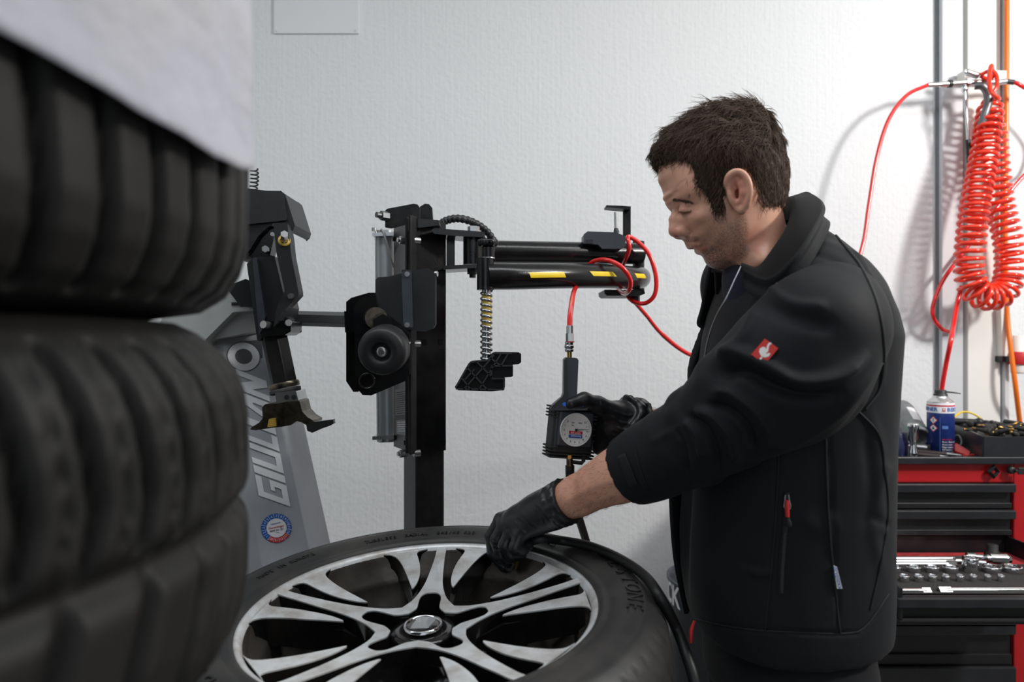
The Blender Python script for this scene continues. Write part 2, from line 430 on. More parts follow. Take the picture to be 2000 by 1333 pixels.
b.lathe([(.050, -.076), (.098, -.070), (.104, -.085)], WC, WN, 64, 0)
b.build('hub', M['rim_black'], rim)
for ph in PHI:
    b = MB(); c = W(.074, ph, -.075); b.cyl(c, c + WN * .016, .0105, seg=6, smooth=False); b.cyl(c, c + WN * .004, .014, seg=20)
    b.build('wheel_bolt_hole', M['rim_black'], rim)
cap = MB(); cap.lathe([(.001, -.0285), (.022, -.0285), (.0245, -.030)], WC, WN, 48, 0)
capo = cap.build('center_cap', M['rim_black'], wheel)
b = MB(); b.lathe([(.0245, -.031), (.0255, -.027), (.0275, -.027), (.0285, -.031)], WC, WN, 64, 0); b.build('cap_ring', M['chrome'], capo)
# open diamond badge, lying with its long axis to the right
def diamond(b, o, ux, uy, w, h, inner, ext, mi=0):
    out = [ux * w, uy * h, -ux * w, -uy * h]; inn = [q * inner for q in out]
    n = ux.cross(uy).normalized() * ext
    for i in range(4):
        j = (i + 1) % 4; mid_o = n * 0.35; ridge = n
        a0, a1, i0, i1 = o + out[i], o + out[j], o + inn[i], o + inn[j]
        m0, m1 = (a0 + i0) / 2 + n, (a1 + i1) / 2 + n
        b.add([a0, a1, i1, i0, m0, m1], [(0, 1, 5, 4), (2, 3, 4, 5), (3, 0, 4), (1, 2, 5)], mi, False)
b = MB(); ux = (WX * math.cos(math.radians(35)) + WY * math.sin(math.radians(35)) * 1); uy = WN.cross(ux)
diamond(b, WC - WN * .0283, ux, uy, .021, .0155, .30, .0075); b.build('diamond_badge', M['badge_metal'], capo)
b = MB()   # valve stem in the rim, under the hand
v0 = W(.232, 59, -.03); b.cyl(v0, v0 + WN * .022, .004); b.cyl(v0 + WN * .012, v0 + WN * .024, .0052, seg=16)
b.build('valve_stem', M['brass'], wheel)
# ------------------------------------------------------------------ stacked tyres in the left foreground
TC = Vector((-.529, .440, 0)); TR = .335; TH = .28
def tread_tyre(name, z0, mode):
    NT = 720; pr = []
    sh = 0.035 if mode else 0.028
    # half profile from the bead over the sidewall to the tread, symmetric
    half = [(.235, .006), (.255, .001), (.280, .004), (TR - sh - .004, .012), (TR - .022, .026), (TR - .010, .041), (TR - .003, .058), (TR, .078), (TR + .001, TH / 2)]
    half = half if mode else [(.235, .005), (.262, .000), (TR - .035, .006), (TR - .017, .018), (TR - .006, .036), (TR - .001, .055), (TR, .078), (TR + .001, TH / 2)]
    full = half + [(r, TH - z) for r, z in reversed(half[:-1])]
    dn = []
    for i in range(len(full) - 1):
        a, q = full[i], full[i + 1]; n_ = max(1, int(math.hypot(a[0] - q[0], a[1] - q[1]) / .004))
        for j in range(n_): dn.append((a[0] + (q[0] - a[0]) * j / n_, a[1] + (q[1] - a[1]) * j / n_))
    dn.append(full[-1]); dn = np.array(dn)
    th = np.arange(NT) * 360.0 / NT; R, T = np.meshgrid(dn[:, 0], th, indexing='ij'); Z = np.repeat(dn[:, 1][:, None], NT, 1)
    on = np.clip((R - (TR - .034)) / .01, 0, 1)
    if mode == 0:     # upper tyre: upright lateral grooves
        s_ = ((T + (Z - .10) * 18) / 6.2) % 1.0; g = np.exp(-((s_ - .5) / .12) ** 2)
    else:             # lower tyre: bent lateral grooves cut by a groove round the middle
        up = Z > .145
        sh_ = np.where(up, (Z - .145) * 22 + 10 * np.clip(.175 - Z, 0, .03) * 6, -(Z - .10) * 60)
        s_ = ((T + sh_) / np.where(up, 6.2, 9.3)) % 1.0; g = np.exp(-((s_ - .5) / .12) ** 2)
        g = np.maximum(g, np.exp(-((Z - .135) / .010) ** 2)); g = np.maximum(g, .5 * np.exp(-((((T + sh_) / 6.2) % 1.0 - .02) / .035) ** 2) * up)
    Rn = R - .013 * g * on
    a = np.radians(T)
    vs = np.stack([TC.x + Rn * np.cos(a), TC.y + Rn * np.sin(a), z0 + Z], -1).reshape(-1, 3)
    n_ = len(dn); i, j = np.meshgrid(np.arange(n_ - 1), np.arange(NT), indexing='ij'); j2 = (j + 1) % NT
    fs = np.stack([i * NT + j, i * NT + j2, (i + 1) * NT + j2, (i + 1) * NT + j], -1).reshape(-1, 4)
    b = MB(); b.v = vs.tolist(); b.f = fs.tolist(); b.m = [0] * len(fs); b.sm = [True] * len(fs)
    return b.build(name, M['old_rubber'])
ZJ = CAMH + .018
up_t = tag(tread_tyre('stacked_tyre', ZJ, 0), 'big dark tyre half covered by the white sheet, topmost of the stack', 'tyre', 'tyre stack in the foreground')
lo_t = tag(tread_tyre('stacked_tyre', ZJ - TH, 1), 'big dark tyre with chunky bent tread, directly under the sheet-covered tyre', 'tyre', 'tyre stack in the foreground')
nth = ['third', 'fourth', 'fifth', 'lowest']
for i in range(4):
    c = lo_t.copy(); C.objects.link(c); c.location = lo_t.location - Vector((.03, .02, TH * (i + 1))); c.rotation_euler = (0, 0, .3 * i + .1)
    c['label'] = nth[i] + ' tyre from the top of the dark tyre stack'
# white sheet hung over the topmost tyre
NTs = 260
b = MB(); rows = []
CD = math.degrees(math.atan2(-TC.y, -TC.x))       # towards the camera
amin, amax = CD - 160, CD + 47.5
pr = [(TR + .0075, 0.0), (TR + .007, .03), (TR + .007, .07), (TR + .007, .11), (TR + .006, .15), (TR - .004, .175), (TR - .03, .186), (TR - .09, .19), (.18, .188), (.10, .180), (.02, .178)]
def sheet_edge(a):
    q = a - CD
    return ZJ + np.interp(q, [-160, -60, 0, 13, 25, 36, 43, 47.5], [.10, .12, .122, .115, .101, .095, .098, .104])
dn = []
for i in range(len(pr) - 1):
    for j in range(6): dn.append((pr[i][0] + (pr[i + 1][0] - pr[i][0]) * j / 6, pr[i][1] + (pr[i + 1][1] - pr[i][1]) * j / 6))
dn.append(pr[-1]); vs = []
for (r, h) in dn:
    for j in range(NTs):
        a = amin + (amax - amin) * j / (NTs - 1); e = sheet_edge(a); top = ZJ + TH + .004
        z = e + (top - e) * min(1.0, h / .178) if h <= .178 else top + (h - .178) * .5
        w = mnoise.noise(Vector((a * .09, z * 9, 1.3))) * .5 + mnoise.noise(Vector((a * .25, z * 14, 7))) * .3
        rr = r + (.005 * w + .003 if r > .2 else .003 * w)
        vs.append((TC.x + rr * math.cos(math.radians(a)), TC.y + rr * math.sin(math.radians(a)), z + (.004 * w if r < TR - .05 else 0) + (.003 if r < TR - .02 else 0)))
n = len(dn)
b.add(vs, [(i * NTs + j, i * NTs + j + 1, (i + 1) * NTs + j + 1, (i + 1) * NTs + j) for i in range(n - 1) for j in range(NTs - 1)])
sh = tag(b.build('white_sheet', M['sheet']), 'white plastic sheet draped over the topmost blurred tyre', 'sheet')
so = sh.modifiers.new('thick', 'SOLIDIFY'); so.thickness = .0015; so.offset = 1

# ------------------------------------------------------------------ tyre changer with its leaning grey column
tc_ = thing('tyre_changer', 'grey tyre changing machine with leaning lettered column and black mounting arm', 'machine', (-.25, 1.1, 0))
Bc, Tc = P(559, 1100, 1.44), P(462, 640, 1.52); AX = (Tc - Bc)
def colq(px, py, d): return P(px, py, d)
# cross-section at the bottom: R (right edge), Fd (fold), L, and back
R0, F0, L0 = P(607, 1090, 1.46), P(513, 1112, 1.42), P(440, 1112, 1.47)
sec0 = [R0, F0, L0, L0 + Vector((.02, .12, 0)), R0 + Vector((.01, .12, 0))]
b = MB(); sh0 = -AX * 1.25; top = AX * 0.995
sec = [p + sh0 for p in sec0]; b.prism(sec, AX * 2.25)
column = b.build('column', M['machine_grey'], tc_, bevel=.003)
FX = (R0 - F0).normalized(); FY = AX.normalized(); FN = FX.cross(FY).normalized()
if FN.y > 0: FN = -FN
def onface(px, py, lift=.0015):
    r = P(px, py, 1) - Vector((0, 0, CAMH)); o = Vector((0, 0, CAMH))
    t = (F0 - o).dot(FN) / r.dot(FN); return o + r * t + FN * lift
# lettering climbs the column: baseline runs upwards, letter tops to the left
b = MB()
base0, base1 = onface(567, 990), onface(520, 745)          # right hand ends of the letters (their feet)
hv0 = onface(506, 972) - base0
L_ = (base1 - base0)
letters = 'GIULIAN'; wid = [1.15, .42, 1.12, .82, .42, 1.25, 1.2]; tot = sum(wid) + .12 * 6; x = 0
def bar_poly(b, pts, o, ux, uy):
    q = [o + ux * p[0] + uy * p[1] for p in pts]; b.prism(q, FN * .0006)
GL = {   # condensed square letter shapes in a unit box
 'G': [[(0, 0), (1, 0), (1, .55), (.5, .55), (.5, .42), (.72, .42), (.72, .2), (.28, .2), (.28, 1), (0, 1)], [(.28, .8), (1, .8), (1, 1), (.28, 1)]],
 'I': [[(0, 0), (1, 0), (1, 1), (0, 1)]],
 'U': [[(0, 0), (1, 0), (1, 1), (.72, 1), (.72, .2), (.28, .2), (.28, 1), (0, 1)]],
 'L': [[(0, 0), (1, 0), (1, .2), (.36, .2), (.36, 1), (0, 1)]],
 'A': [[(0, 0), (.27, 0), (.62, .62), (.72, .62), (.72, 0), (1, 0), (1, 1), (.55, 1)], [(.3, .16), (.8, .16), (.8, .32), (.39, .32)]],
 'N': [[(0, 0), (.27, 0), (.27, .55), (.68, 0), (1, 0), (1, 1), (.73, 1), (.73, .45), (.32, 1), (0, 1)]],
}
for ch, w in zip(letters, wid):
    ux = L_ * (w / tot); o = base0 + L_ * (x / tot)
    uy = hv0 + L_.normalized() * 0.004
    for poly in GL[ch]: bar_poly(b, poly, o, ux, uy)
    x += w + .12
b.build('column_lettering', M['decal_white'], column)
b = MB(); oc = onface(476, 697, .001); ring = [];
def disc(b, c, r, mi, lift, r0=0, a0=0, a1=360, n=48):
    c = c + FN * lift; m_ = max(2, int(n * (a1 - a0) / 360)); vs = []
    for i in range(m_ + 1):
        a = math.radians(a0 + (a1 - a0) * i / m_); dv = FX * math.cos(a) + FY * math.sin(a)
        vs += [c + dv * r0, c + dv * r]
    b.add(vs, [(2 * i, 2 * i + 1, 2 * i + 3, 2 * i + 2) for i in range(m_)], mi, False)
disc(b, oc, .0345, 1, .0002); disc(b, oc, .0325, 0, .0006); disc(b, oc, .0175, 1, .001)
q = [onface(x, y, .0012) for x, y in ((478, 667), (512, 664), (513, 700), (504, 700))]; b.add(q, [(0, 1, 2, 3)], 1, False)
b.build('round_letter_logo', [M['decal_white'], M['decal_grey']], column)
b = MB(); oc = onface(540, 1032, .001); FYs = FY
disc(b, oc, .0305, 0, .0002); disc(b, oc, .0195, 2, .0012)
for i in range(16):
    a = 222 - i * (264 / 12) if i < 12 else 222 - 264 - (i - 12) * 24
    stp = 264 / 12 if i < 12 else 24
    disc(b, oc, .0300, 1 if i >= 12 else 0, .0006, .0200, a - stp + 1.6, a, 120)
disc(b, oc, .0300, 2, .0004)
for i in range(16):
    a = 222 - (i + .5) * (264 / 12) if i < 12 else 222 - 264 - (i - 12 + .5) * 24
    dv = FX * math.cos(math.radians(a)) + FY * math.sin(math.radians(a))
    up = dv; rt = FX * math.sin(math.radians(a)) - FY * math.cos(math.radians(a))
    if i >= 12: up = -up; rt = -rt
    b.text(str(i + 1) if i < 12 else str(35 - i), frame(oc + dv * .025 + FN * .0014, rt, up), .0068, 2, .0002)
FXt = (FX - FY * .0); 
for s_, y, sz, mi in (('Derendinger', .002, .0062, 1), ('0848 551 551', -.0045, .0052, 3), ('TECHNOMAG', .0095, .0032, 0), ('www', -.0095, .003, 0)):
    b.text(s_, frame(oc + FY * y + FN * .0016, FX, FY), sz, mi, .0002)
b.build('inspection_sticker', [M['decal_blue'], M['decal_red'], M['decal_white'], M['decal_dark']], column)
# light bracket behind the black head
b = MB(); b.pprism([(300, 665), (318, 618), (428, 562), (470, 560), (505, 580), (508, 606), (455, 610), (405, 660), (360, 712), (300, 712)], 1.44, .10, ds=[1.44] * 10)
brk = b.build('swing_bracket', M['machine_light'], tc_, bevel=.004)
b = MB(); b.pprism([(412, 612), (508, 607), (512, 634), (486, 650), (414, 664)], 1.47, .08); b.build('column_head', M['machine_light'], tc_, bevel=.003)
b = MB(); b.pbox(452, 591, 496, 597, 1.438, .004); b.build('slot', M['decal_dark'], brk)
b = MB(); c0 = P(413, 580, 1.438); b.cyl(c0, c0 + Vector((0, .002, 0)), .0135, mi=0); b.cyl(c0 + Vector((0, -.0006, 0)), c0, .0115, mi=1)
b.text('i', frame(c0 + Vector((0, -.0012, 0)), (1, 0, 0), (-.15, 0, 1)), .02, 0, .0002); b.build('round_blue_sticker', [M['decal_white'], M['decal_blue']], brk)
# black head: housing, sleeve, side cover, clamp
b = MB(); b.pprism([(440, 372), (549, 373), (557, 380), (576, 440), (573, 450), (566, 456), (556, 436), (536, 436), (520, 446), (504, 462), (488, 488), (470, 508), (440, 500)], 1.36, .11)
b.pprism([(470, 366), (545, 376), (553, 384), (560, 430), (470, 440)], 1.352, .02)
b.build('head_housing', M['black_plastic'], tc_, bevel=.006, seg=3)
b = MB(); b.pprism([(482, 516), (494, 503), (536, 500), (560, 600), (556, 620), (546, 628), (520, 640), (508, 668), (502, 664)], 1.365, .08); b.build('sleeve', M['black_plastic'], tc_, bevel=.005, seg=3)
b = MB(); b.pprism([(493, 505), (501, 502), (518, 618), (514, 640), (506, 655)], 1.352, .015); b.build('sleeve_rib', M['dark_grey_plastic'], tc_, bevel=.004)
b = MB(); b.pprism([(534, 436), (561, 436), (566, 470), (569, 500), (583, 570), (583, 577), (562, 600), (550, 610), (541, 632), (534, 640), (540, 604), (546, 588), (556, 568), (540, 496)], 1.335, .03)
b.build('side_cover', M['black_plastic'], tc_, bevel=.004, seg=3)
b = MB(); b.pprism([(486, 500), (504, 462), (520, 446), (534, 444), (534, 470), (527, 500), (500, 512)], 1.372, .03); b.build('head_plate', M['black_gloss'], tc_, bevel=.002)
b = MB(); b.pprism([(512, 640), (520, 627), (568, 627), (568, 648), (556, 655), (510, 658)], 1.345, .07); cl = b.build('clamp', M['black_gloss'], tc_, bevel=.005, seg=3)
b = MB(); p = P(524, 636, 1.345); hexbolt(b, p, (-.3, -1, .1), .0075, .016, socket=True); b.build('clamp_bolt', M['zinc'], cl)
b = MB(); p = P(562, 632, 1.345); hexbolt(b, p, (.5, -1, .1), .0065, .012, socket=True); b.build('clamp_bolt', M['zinc'], cl)
b = MB(); p = P(555, 471, 1.335); hexbolt(b, p, (.35, -1, .35), .0075, .03); b.build('lock_bolt', M['zinc'], tc_)
b = MB(); b.lathe([(.0075, 0), (.012, .001), (.012, .003), (.0075, .004)], p, (.35, -1, .35), 24); b.build('yellow_washer', M['grease'], tc_)
b = MB(); p = P(569, 579, 1.335); hexbolt(b, p, (0, -1, 0), .0055, .006, socket=True); b.build('cover_screw', M['zinc'], tc_)
b = MB(); p = P(521, 489, 1.372); hexbolt(b, p, (.2, -1, 0), .007, .02); b.build('plate_bolt', M['zinc'], tc_)
b = MB(); p = P(451, 550, 1.40); hexbolt(b, p, (-.2, -1, 0), .007, .02); b.build('pivot_bolt', M['zinc'], tc_)
b = MB(); p = P(533, 458, 1.371); hexbolt(b, p, (0, -1, 0), .004, .004, socket=True); b.build('plate_screw', M['zinc'], tc_)
# thin coiled air line behind the head
b = MB(); pts = []
for i in range(120):
    a = i * .42; c = P(496 + 1.5 * math.sin(i * .05), 330 + i * .5, 1.50); pts.append(c + Vector((.008 * math.cos(a), .008 * math.sin(a), 0)))
b.tube(pts, .0018, 6); b.build('coiled_air_line', M['black_plastic'], tc_)
b = MB(); b.pprism([(440, 560), (480, 545), (512, 560), (512, 600), (470, 600)], 1.40, .05); b.build('pivot_block', M['black_gloss'], tc_, bevel=.003)
# hex bar down to the mounting head
h0, h1 = P(533, 646, 1.385), P(555, 750, 1.385); hx = (h1 - h0).normalized()
b = MB(); b.cyl(h0, h1, .0268, seg=6, smooth=False); b.build('hex_shaft', M['black_paint'], tc_, bevel=.0015)
b = MB(); b.lathe([(.029, 0), (.0305, .003), (.0305, .010), (.029, .012)], P(554, 747, 1.385), hx, 36); b.build('collar_ring', M['worn_steel'], tc_)
b = MB(); b.lathe([(.027, 0), (.031, .001), (.031, .008), (.027, .010)], P(556.5, 759, 1.385), hx, 36); b.build('rubber_ring', M['rubber'], tc_)
b = MB(); b.pprism([(537, 768), (578, 764), (583, 784), (540, 790)], 1.352, .06, 0)
for x in (560, 574):
    p = P(x, 776.5, 1.3515); b.cyl(p, p + Vector((0, -.0006, 0)), .0048, mi=1, seg=20)
b.build('head_block', [M['zinc'], M['decal_dark']], tc_, bevel=.002)
b = MB()
b.pprism([(512, 796), (518, 790), (537, 789), (560, 785), (585, 784), (590, 804), (600, 815), (613, 823), (611, 833), (600, 832), (590, 826), (580, 823), (568, 831), (552, 834), (535, 836), (518, 838), (500, 841), (489, 840), (490, 836), (506, 826), (513, 818)], 1.345, .06)
mh = b.build('mount_head', M['worn_steel'], tc_, bevel=.006, seg=3)
b = MB(); b.pprism([(541, 790), (546, 790), (546, 833), (541, 834)], 1.336, .01); b.build('mount_head_rib', M['worn_steel'], mh, bevel=.002)
b = MB(); b.pprism([(525, 819), (538, 817), (540, 833), (522, 835)], 1.340, .01); b.build('plastic_insert', M['grease'], mh, bevel=.002)
b = MB(); b.pprism([(598, 830), (610, 825), (640, 821), (651, 820), (652, 828), (645, 832), (628, 838), (610, 846), (600, 842)], 1.338, .012); b.build('mount_head_toe', M['steel'], mh, bevel=.003, seg=3)
# body and turntable (mostly under the wheel)
b = MB(); b.box((-.16, 1.08, .31), (.62, .60, .62)); b.build('cabinet', M['machine_grey'], tc_, bevel=.02)
cb = WC - WN * .262
b = MB(); b.cyl((cb.x, cb.y, .62), (cb.x, cb.y, cb.z - .045), .07); b.build('turntable_shaft', M['grey_steel'], tc_)
b = MB(); b.cyl(cb - WN * .05, cb - WN * .012, .24, seg=64); b.build('turntable', M['grey_steel'], tc_, bevel=.003)
for i in range(4):
    b = MB(); dv = (W(1, 45 + 90 * i) - WC); b.box(cb + dv * .215 - WN * 0.002, (.06, .05, .022), Matrix.Rotation(math.radians(45 + 90 * i), 3, 'Z')); b.build('clamp_jaw', M['worn_steel'], tc_, bevel=.002)

# ------------------------------------------------------------------ bead press arm on the black post
bp_ = thing('bead_press_arm', 'black upright post with a sideways double arm, roller and threaded press foot', 'machine', (-.21, 1.5, 0))
def post_pts(N_, R_, L_, d0):   # footprint from a near corner, a right corner and a left corner
    return N_, R_, L_, R_ + L_ - N_
def post(name, m, pxN, pxR, pxL, dN, y0, y1, bevel=.003, sc=1.0):
    n = P(pxN, 666.5, dN); r = P(pxR, 666.5, dN + .04); l = P(pxL, 666.5, dN + .10)
    z0, z1 = CAMH - (y0 - 666.5) / F * dN, CAMH - (y1 - 666.5) / F * dN
    q = [Vector((p.x, p.y, z1)) for p in (n, r, r + l - n, l)]
    b = MB(); b.prism(q, Vector((0, 0, z0 - z1))); return b.build(name, m, bp_, bevel), n, r, l
outer, PN, PR, PL = post('outer_post', M['black_gloss'], 805, 872, 768, 1.45, 428, 886)
inner, _, _, _ = post('inner_post', M['black_paint'], 812, 868, 788, 1.47, 880, 1935, .004)
RF = (PR - PN).normalized(); LF = (PL - PN).normalized(); UZ = Vector((0, 0, 1))
NR = RF.cross(UZ).normalized(); NR = NR if NR.y < 0 else -NR          # normal of the right face
NL = LF.cross(UZ).normalized(); NL = NL if NL.y < 0 else -NL          # normal of the left face
CAMP = Vector((0, 0, CAMH))
def hit(px, py, o, n):
    r = P(px, py, 1) - CAMP; return CAMP + r * ((o - CAMP).dot(n) / r.dot(n))
for (x, y) in ((825, 465), (856, 465), (829, 669), (860, 668), (834, 868), (866, 864), (822, 780), (851, 780)):
    b = MB(); p = hit(x, y, PN, NR) + NR * .0008; b.box(p, (.010, .0012, .012), frame((0, 0, 0), RF, UZ).to_3x3() @ Matrix.Rotation(math.radians(90), 3, 'X')) if (y != 780) else None
    if b.v: b.build('square_hole', M['hole'], outer)
for (x, y) in ((770, 467), (789, 468), (772, 855), (792, 866)):
    b = MB(); p = hit(x, y, PN, NL) + NL * .0008; b.box(p, (.012, .010, .0014), frame((0, 0, 0), LF, UZ).to_3x3()); b.build('square_hole', M['hole'], outer)
# bolted flange at the corner
b = MB()
for px0, px1 in ((797, 801), (804, 808)):
    n0 = hit((px0 + px1) / 2, 600, PN + NL * .006, NL)
    b.box((n0.x, n0.y, CAMH - (655 - 666.5) / F * 1.45), (.0055, .02, .50), Matrix.Rotation(math.radians(-30), 3, 'Z'))
b.build('corner_flange', M['black_paint'], outer, bevel=.001)
for y in (470, 672, 886):
    b = MB(); p = hit(811, y, PN + NR * .012, NR); p2 = p - RF * .0; b.cyl(p - RF * .004, p + RF * .010, .0075, seg=24); b.cyl(p + RF * .0101, p + RF * .0104, .0035, seg=6); b.build('flange_bolt', M['zinc'], outer)
    if y != 672:
        b = MB(); q = hit(791, y, PN + NL * .008, NL); b.cyl(q - RF * .012, q + RF * .004, .0085, seg=6, smooth=False); b.cyl(q - RF * .017, q - RF * .012, .005, seg=12); b.build('flange_nut', M['zinc'], outer)
# head plates on top
b = MB(); b.pprism([(752, 412), (756, 408), (808, 398), (816, 400), (820, 406), (820, 432), (786, 440), (764, 446), (752, 444)], 1.46, .006); b.build('head_plate', M['black_paint'], bp_, bevel=.0015)
b = MB(); b.pprism([(820, 404), (830, 398), (838, 399), (844, 406), (846, 432), (820, 434)], 1.53, .006); b.build('head_plate', M['black_paint'], bp_, bevel=.0015)
b = MB(); b.pprism([(800, 432), (812, 427), (856, 430), (858, 440), (830, 444), (802, 446)], 1.449, .09); b.build('post_cap', M['black_gloss'], bp_, bevel=.002)
b = MB(); p = P(757, 423, 1.458); b.cyl(p, p + Vector((-.012, -.012, 0)), .0105, seg=6, smooth=False); b.cyl(p + Vector((-.012, -.012, 0)), p + Vector((-.02, -.02, 0)), .006, seg=16); b.build('head_plate_bolt', M['grey_steel'], bp_)
# pneumatic cylinder behind the post
b = MB(); c0, c1 = P(752, 452, 1.60), P(756, 862, 1.60); b.cyl(c0, c1, .0235, seg=36); cyl_ = b.build('pneumatic_cylinder', M['cylinder_grey'], bp_)
for y0, y1 in ((450, 464), (848, 862)):
    b = MB(); b.pprism([(727, y0 + 5), (779, y0 + 3), (779, y0 + 10), (727, y0 + 12)], 1.565, .065); b.build('end_plate', M['zinc'], cyl_, bevel=.002)
for x in (734, 738):
    b = MB(); b.cyl(P(x, 452, 1.572 if x == 734 else 1.62), P(x + 4, 862, 1.572 if x == 734 else 1.62), .0026, seg=10); b.build('tie_rod', M['zinc'], cyl_)
for x, y in ((731, 452), (744, 856)):
    b = MB(); p = P(x, y, 1.575); b.cyl(p, p + Vector((0, 0, .008 if y < 600 else -.01)), .0065, seg=6); b.build('tie_rod_nut', M['zinc'], cyl_)
b = MB(); b.tube(spline([P(744, 452, 1.56), P(746, 449, 1.555), P(753, 468, 1.552), P(762, 500, 1.558), P(772, 530, 1.575)], 8), .0022, 8); b.build('cord', M['cord_grey'], bp_)
# warning label on the left face
b = MB(); q = [hit(x, y, PN + NL * .002, NL) for x, y in ((772, 762), (800, 757), (802, 852), (774, 848))]; b.add(q, [(0, 1, 2, 3)], 0, False)
lx = (q[1] - q[0]) / 28; ly = (q[0] - q[3]) / 90
for i in range(11):
    o = q[0] + NL * .0006 - ly * (6 + i * 4.2) + lx * 2; w_ = 24 - (i * 7) % 9
    b.add([o, o + lx * w_, o + lx * w_ - ly * 1.5, o - ly * 1.5], [(0, 1, 2, 3)], 1, False)
o = q[0] - ly * 52; b.add([o + NL * .0005, o + lx * 28 + NL * .0005, o + lx * 28 - ly * 10 + NL * .0005, o - ly * 10 + NL * .0005], [(0, 1, 2, 3)], 3, False)
for i in range(5):
    o = q[0] + NL * .0006 - ly * (66 + i * 4.4) + lx * 3; w_ = 22 - (i * 5) % 8
    b.add([o, o + lx * w_, o + lx * w_ - ly * 1.8, o - ly * 1.8], [(0, 1, 2, 3)], 2, False)
b.build('warning_label', [M['label_grey'], M['decal_dark'], M['decal_white'], M['decal_grey']], outer)
# sliding carriage: plates, cover with handle strap, roller
b = MB(); b.pprism([(733, 548), (738, 542), (762, 540), (800, 530), (835, 524), (846, 530), (851, 540), (851, 634), (846, 642), (830, 648), (800, 646), (764, 640), (764, 620), (733, 606)], 1.405, .012)
b.build('carriage_cover', M['black_plastic'], bp_, bevel=.003)
b = MB(); b.pprism([(784, 531), (803, 530), (806, 640), (788, 641)], 1.388, .008); hs = b.build('handle_strap', M['dark_grey_plastic'], bp_, bevel=.002)
for y in (536, 635):
    b = MB(); b.pprism([(784, y - 9), (803, y - 9), (804, y + 9), (785, y + 9)], 1.392, .014); b.build('strap_foot', M['black_plastic'], hs, bevel=.002)
    b = MB(); p = P(795.5, y, 1.388); hexbolt(b, p, (0, -1, 0), .0052, .004, socket=True); b.build('strap_screw', M['zinc'], hs)
for y, x in ((535, 850), (540, 851)):
    if y == 535: b = MB(); p = P(x, y, 1.42); hexbolt(b, p, (1, -.2, 0), .006, .005, socket=True); b.build('cover_screw', M['zinc'], bp_)
b = MB(); b.pprism([(676, 590), (686, 582), (720, 572), (735, 572), (735, 640), (700, 766), (690, 766), (676, 745)], 1.46, .012); b.build('carriage_plate', M['black_gloss'], bp_, bevel=.003)
b = MB(); b.pprism([(691, 600), (702, 584), (728, 572), (733, 576), (738, 600), (790, 640), (800, 650), (800, 728), (793, 744), (725, 773), (708, 772), (694, 755)], 1.385, .012); b.build('carriage_plate', M['black_gloss'], bp_, bevel=.003)
b = MB(); b.cyl(P(725, 620, 1.44), P(735, 622, 1.36), .022, seg=32); b.build('shaft_boss', M['worn_steel'], bp_)
b = MB(); b.cyl(P(742, 628, 1.38), P(747, 634, 1.35), .021, seg=6, smooth=False); b.build('shaft_nut', M['black_gloss'], bp_, bevel=.001)
rd = Vector((-.05, -1, -.18)).normalized(); rc = P(752, 682, 1.345)
b = MB(); b.lathe([(.018, .052), (.018, .0535), (.0245, .055), (.0285, .056), (.042, .054), (.0465, .047), (.048, .036), (.048, .008), (.046, .002), (.04, 0), (.001, 0)], rc - rd * .02, rd, 64)
b.lathe([(.001, .046), (.018, .046), (.0185, .054)], rc - rd * .02, rd, 48); rol = b.build('roller', M['black_plastic'], bp_)
b = MB(); p = rc + rd * .026; b.lathe([(.001, .006), (.0075, .006), (.011, .004), (.0118, 0)], p, rd, 32); hexbolt(b, p + rd * .004, rd, .006, .0028); b.build('roller_bolt', M['zinc'], rol)
b = MB(); p = P(717, 745, 1.384); b.lathe([(.0125, 0), (.0145, .003), (.0165, .003), (.0175, 0)], p, (0, -1, 0), 36); b.build('ring_boss', M['black_gloss'], bp_)
# hex bar to the left
b = MB(); b.cyl(P(564, 622, 1.47), P(682, 625, 1.44), .0165, seg=6, smooth=False); b.build('hex_arm', M['grey_steel'], bp_, bevel=.001)
b = MB(); b.pprism([(672, 608), (692, 610), (694, 648), (674, 650)], 1.405, .06); b.build('hex_arm_socket', M['black_gloss'], bp_, bevel=.002)
# hinge between post and arm
b = MB(); b.pprism([(842, 450), (848, 446), (905, 450), (946, 453), (946, 463), (900, 462), (848, 457)], 1.44, .075); hg = b.build('hinge_plate', M['black_gloss'], bp_, bevel=.003)
b = MB(); b.pprism([(866, 519), (945, 516), (945, 523), (866, 527)], 1.45, .07); b.build('hinge_plate', M['black_gloss'], bp_, bevel=.002)
b = MB(); b.pprism([(872, 458), (888, 459), (888, 520), (872, 522)], 1.50, .012); b.build('hinge_web', M['black_gloss'], bp_, bevel=.002)
b = MB(); b.cyl(P(925, 461, 1.485), P(925, 518, 1.485), .0228, seg=36); b.build('hinge_barrel', M['black_gloss'], bp_, bevel=.001)
b = MB(); b.cyl(P(925, 453, 1.48), P(925, 443, 1.48), .0130, seg=6, smooth=False); b.build('hinge_bolt', M['zinc'], bp_)
b = MB(); b.cyl(P(923, 522, 1.48), P(923, 536, 1.48), .0115, seg=6, smooth=False); b.cyl(P(923, 536, 1.48), P(923, 543, 1.48), .007, seg=16); b.build('hinge_nut', M['black_paint'], bp_)
b = MB(); pts = spline([P(860, 438, 1.50), P(872, 431, 1.50), P(892, 427, 1.50), P(915, 431, 1.51), P(936, 441, 1.53), P(953, 455, 1.55), P(966, 474, 1.56)], 12)
b.tube(pts, [.0085 + .0009 * math.sin(i * 1.3) for i in range(len(pts))], 12); b.build('wrapped_cable', M['black_plastic'], bp_)
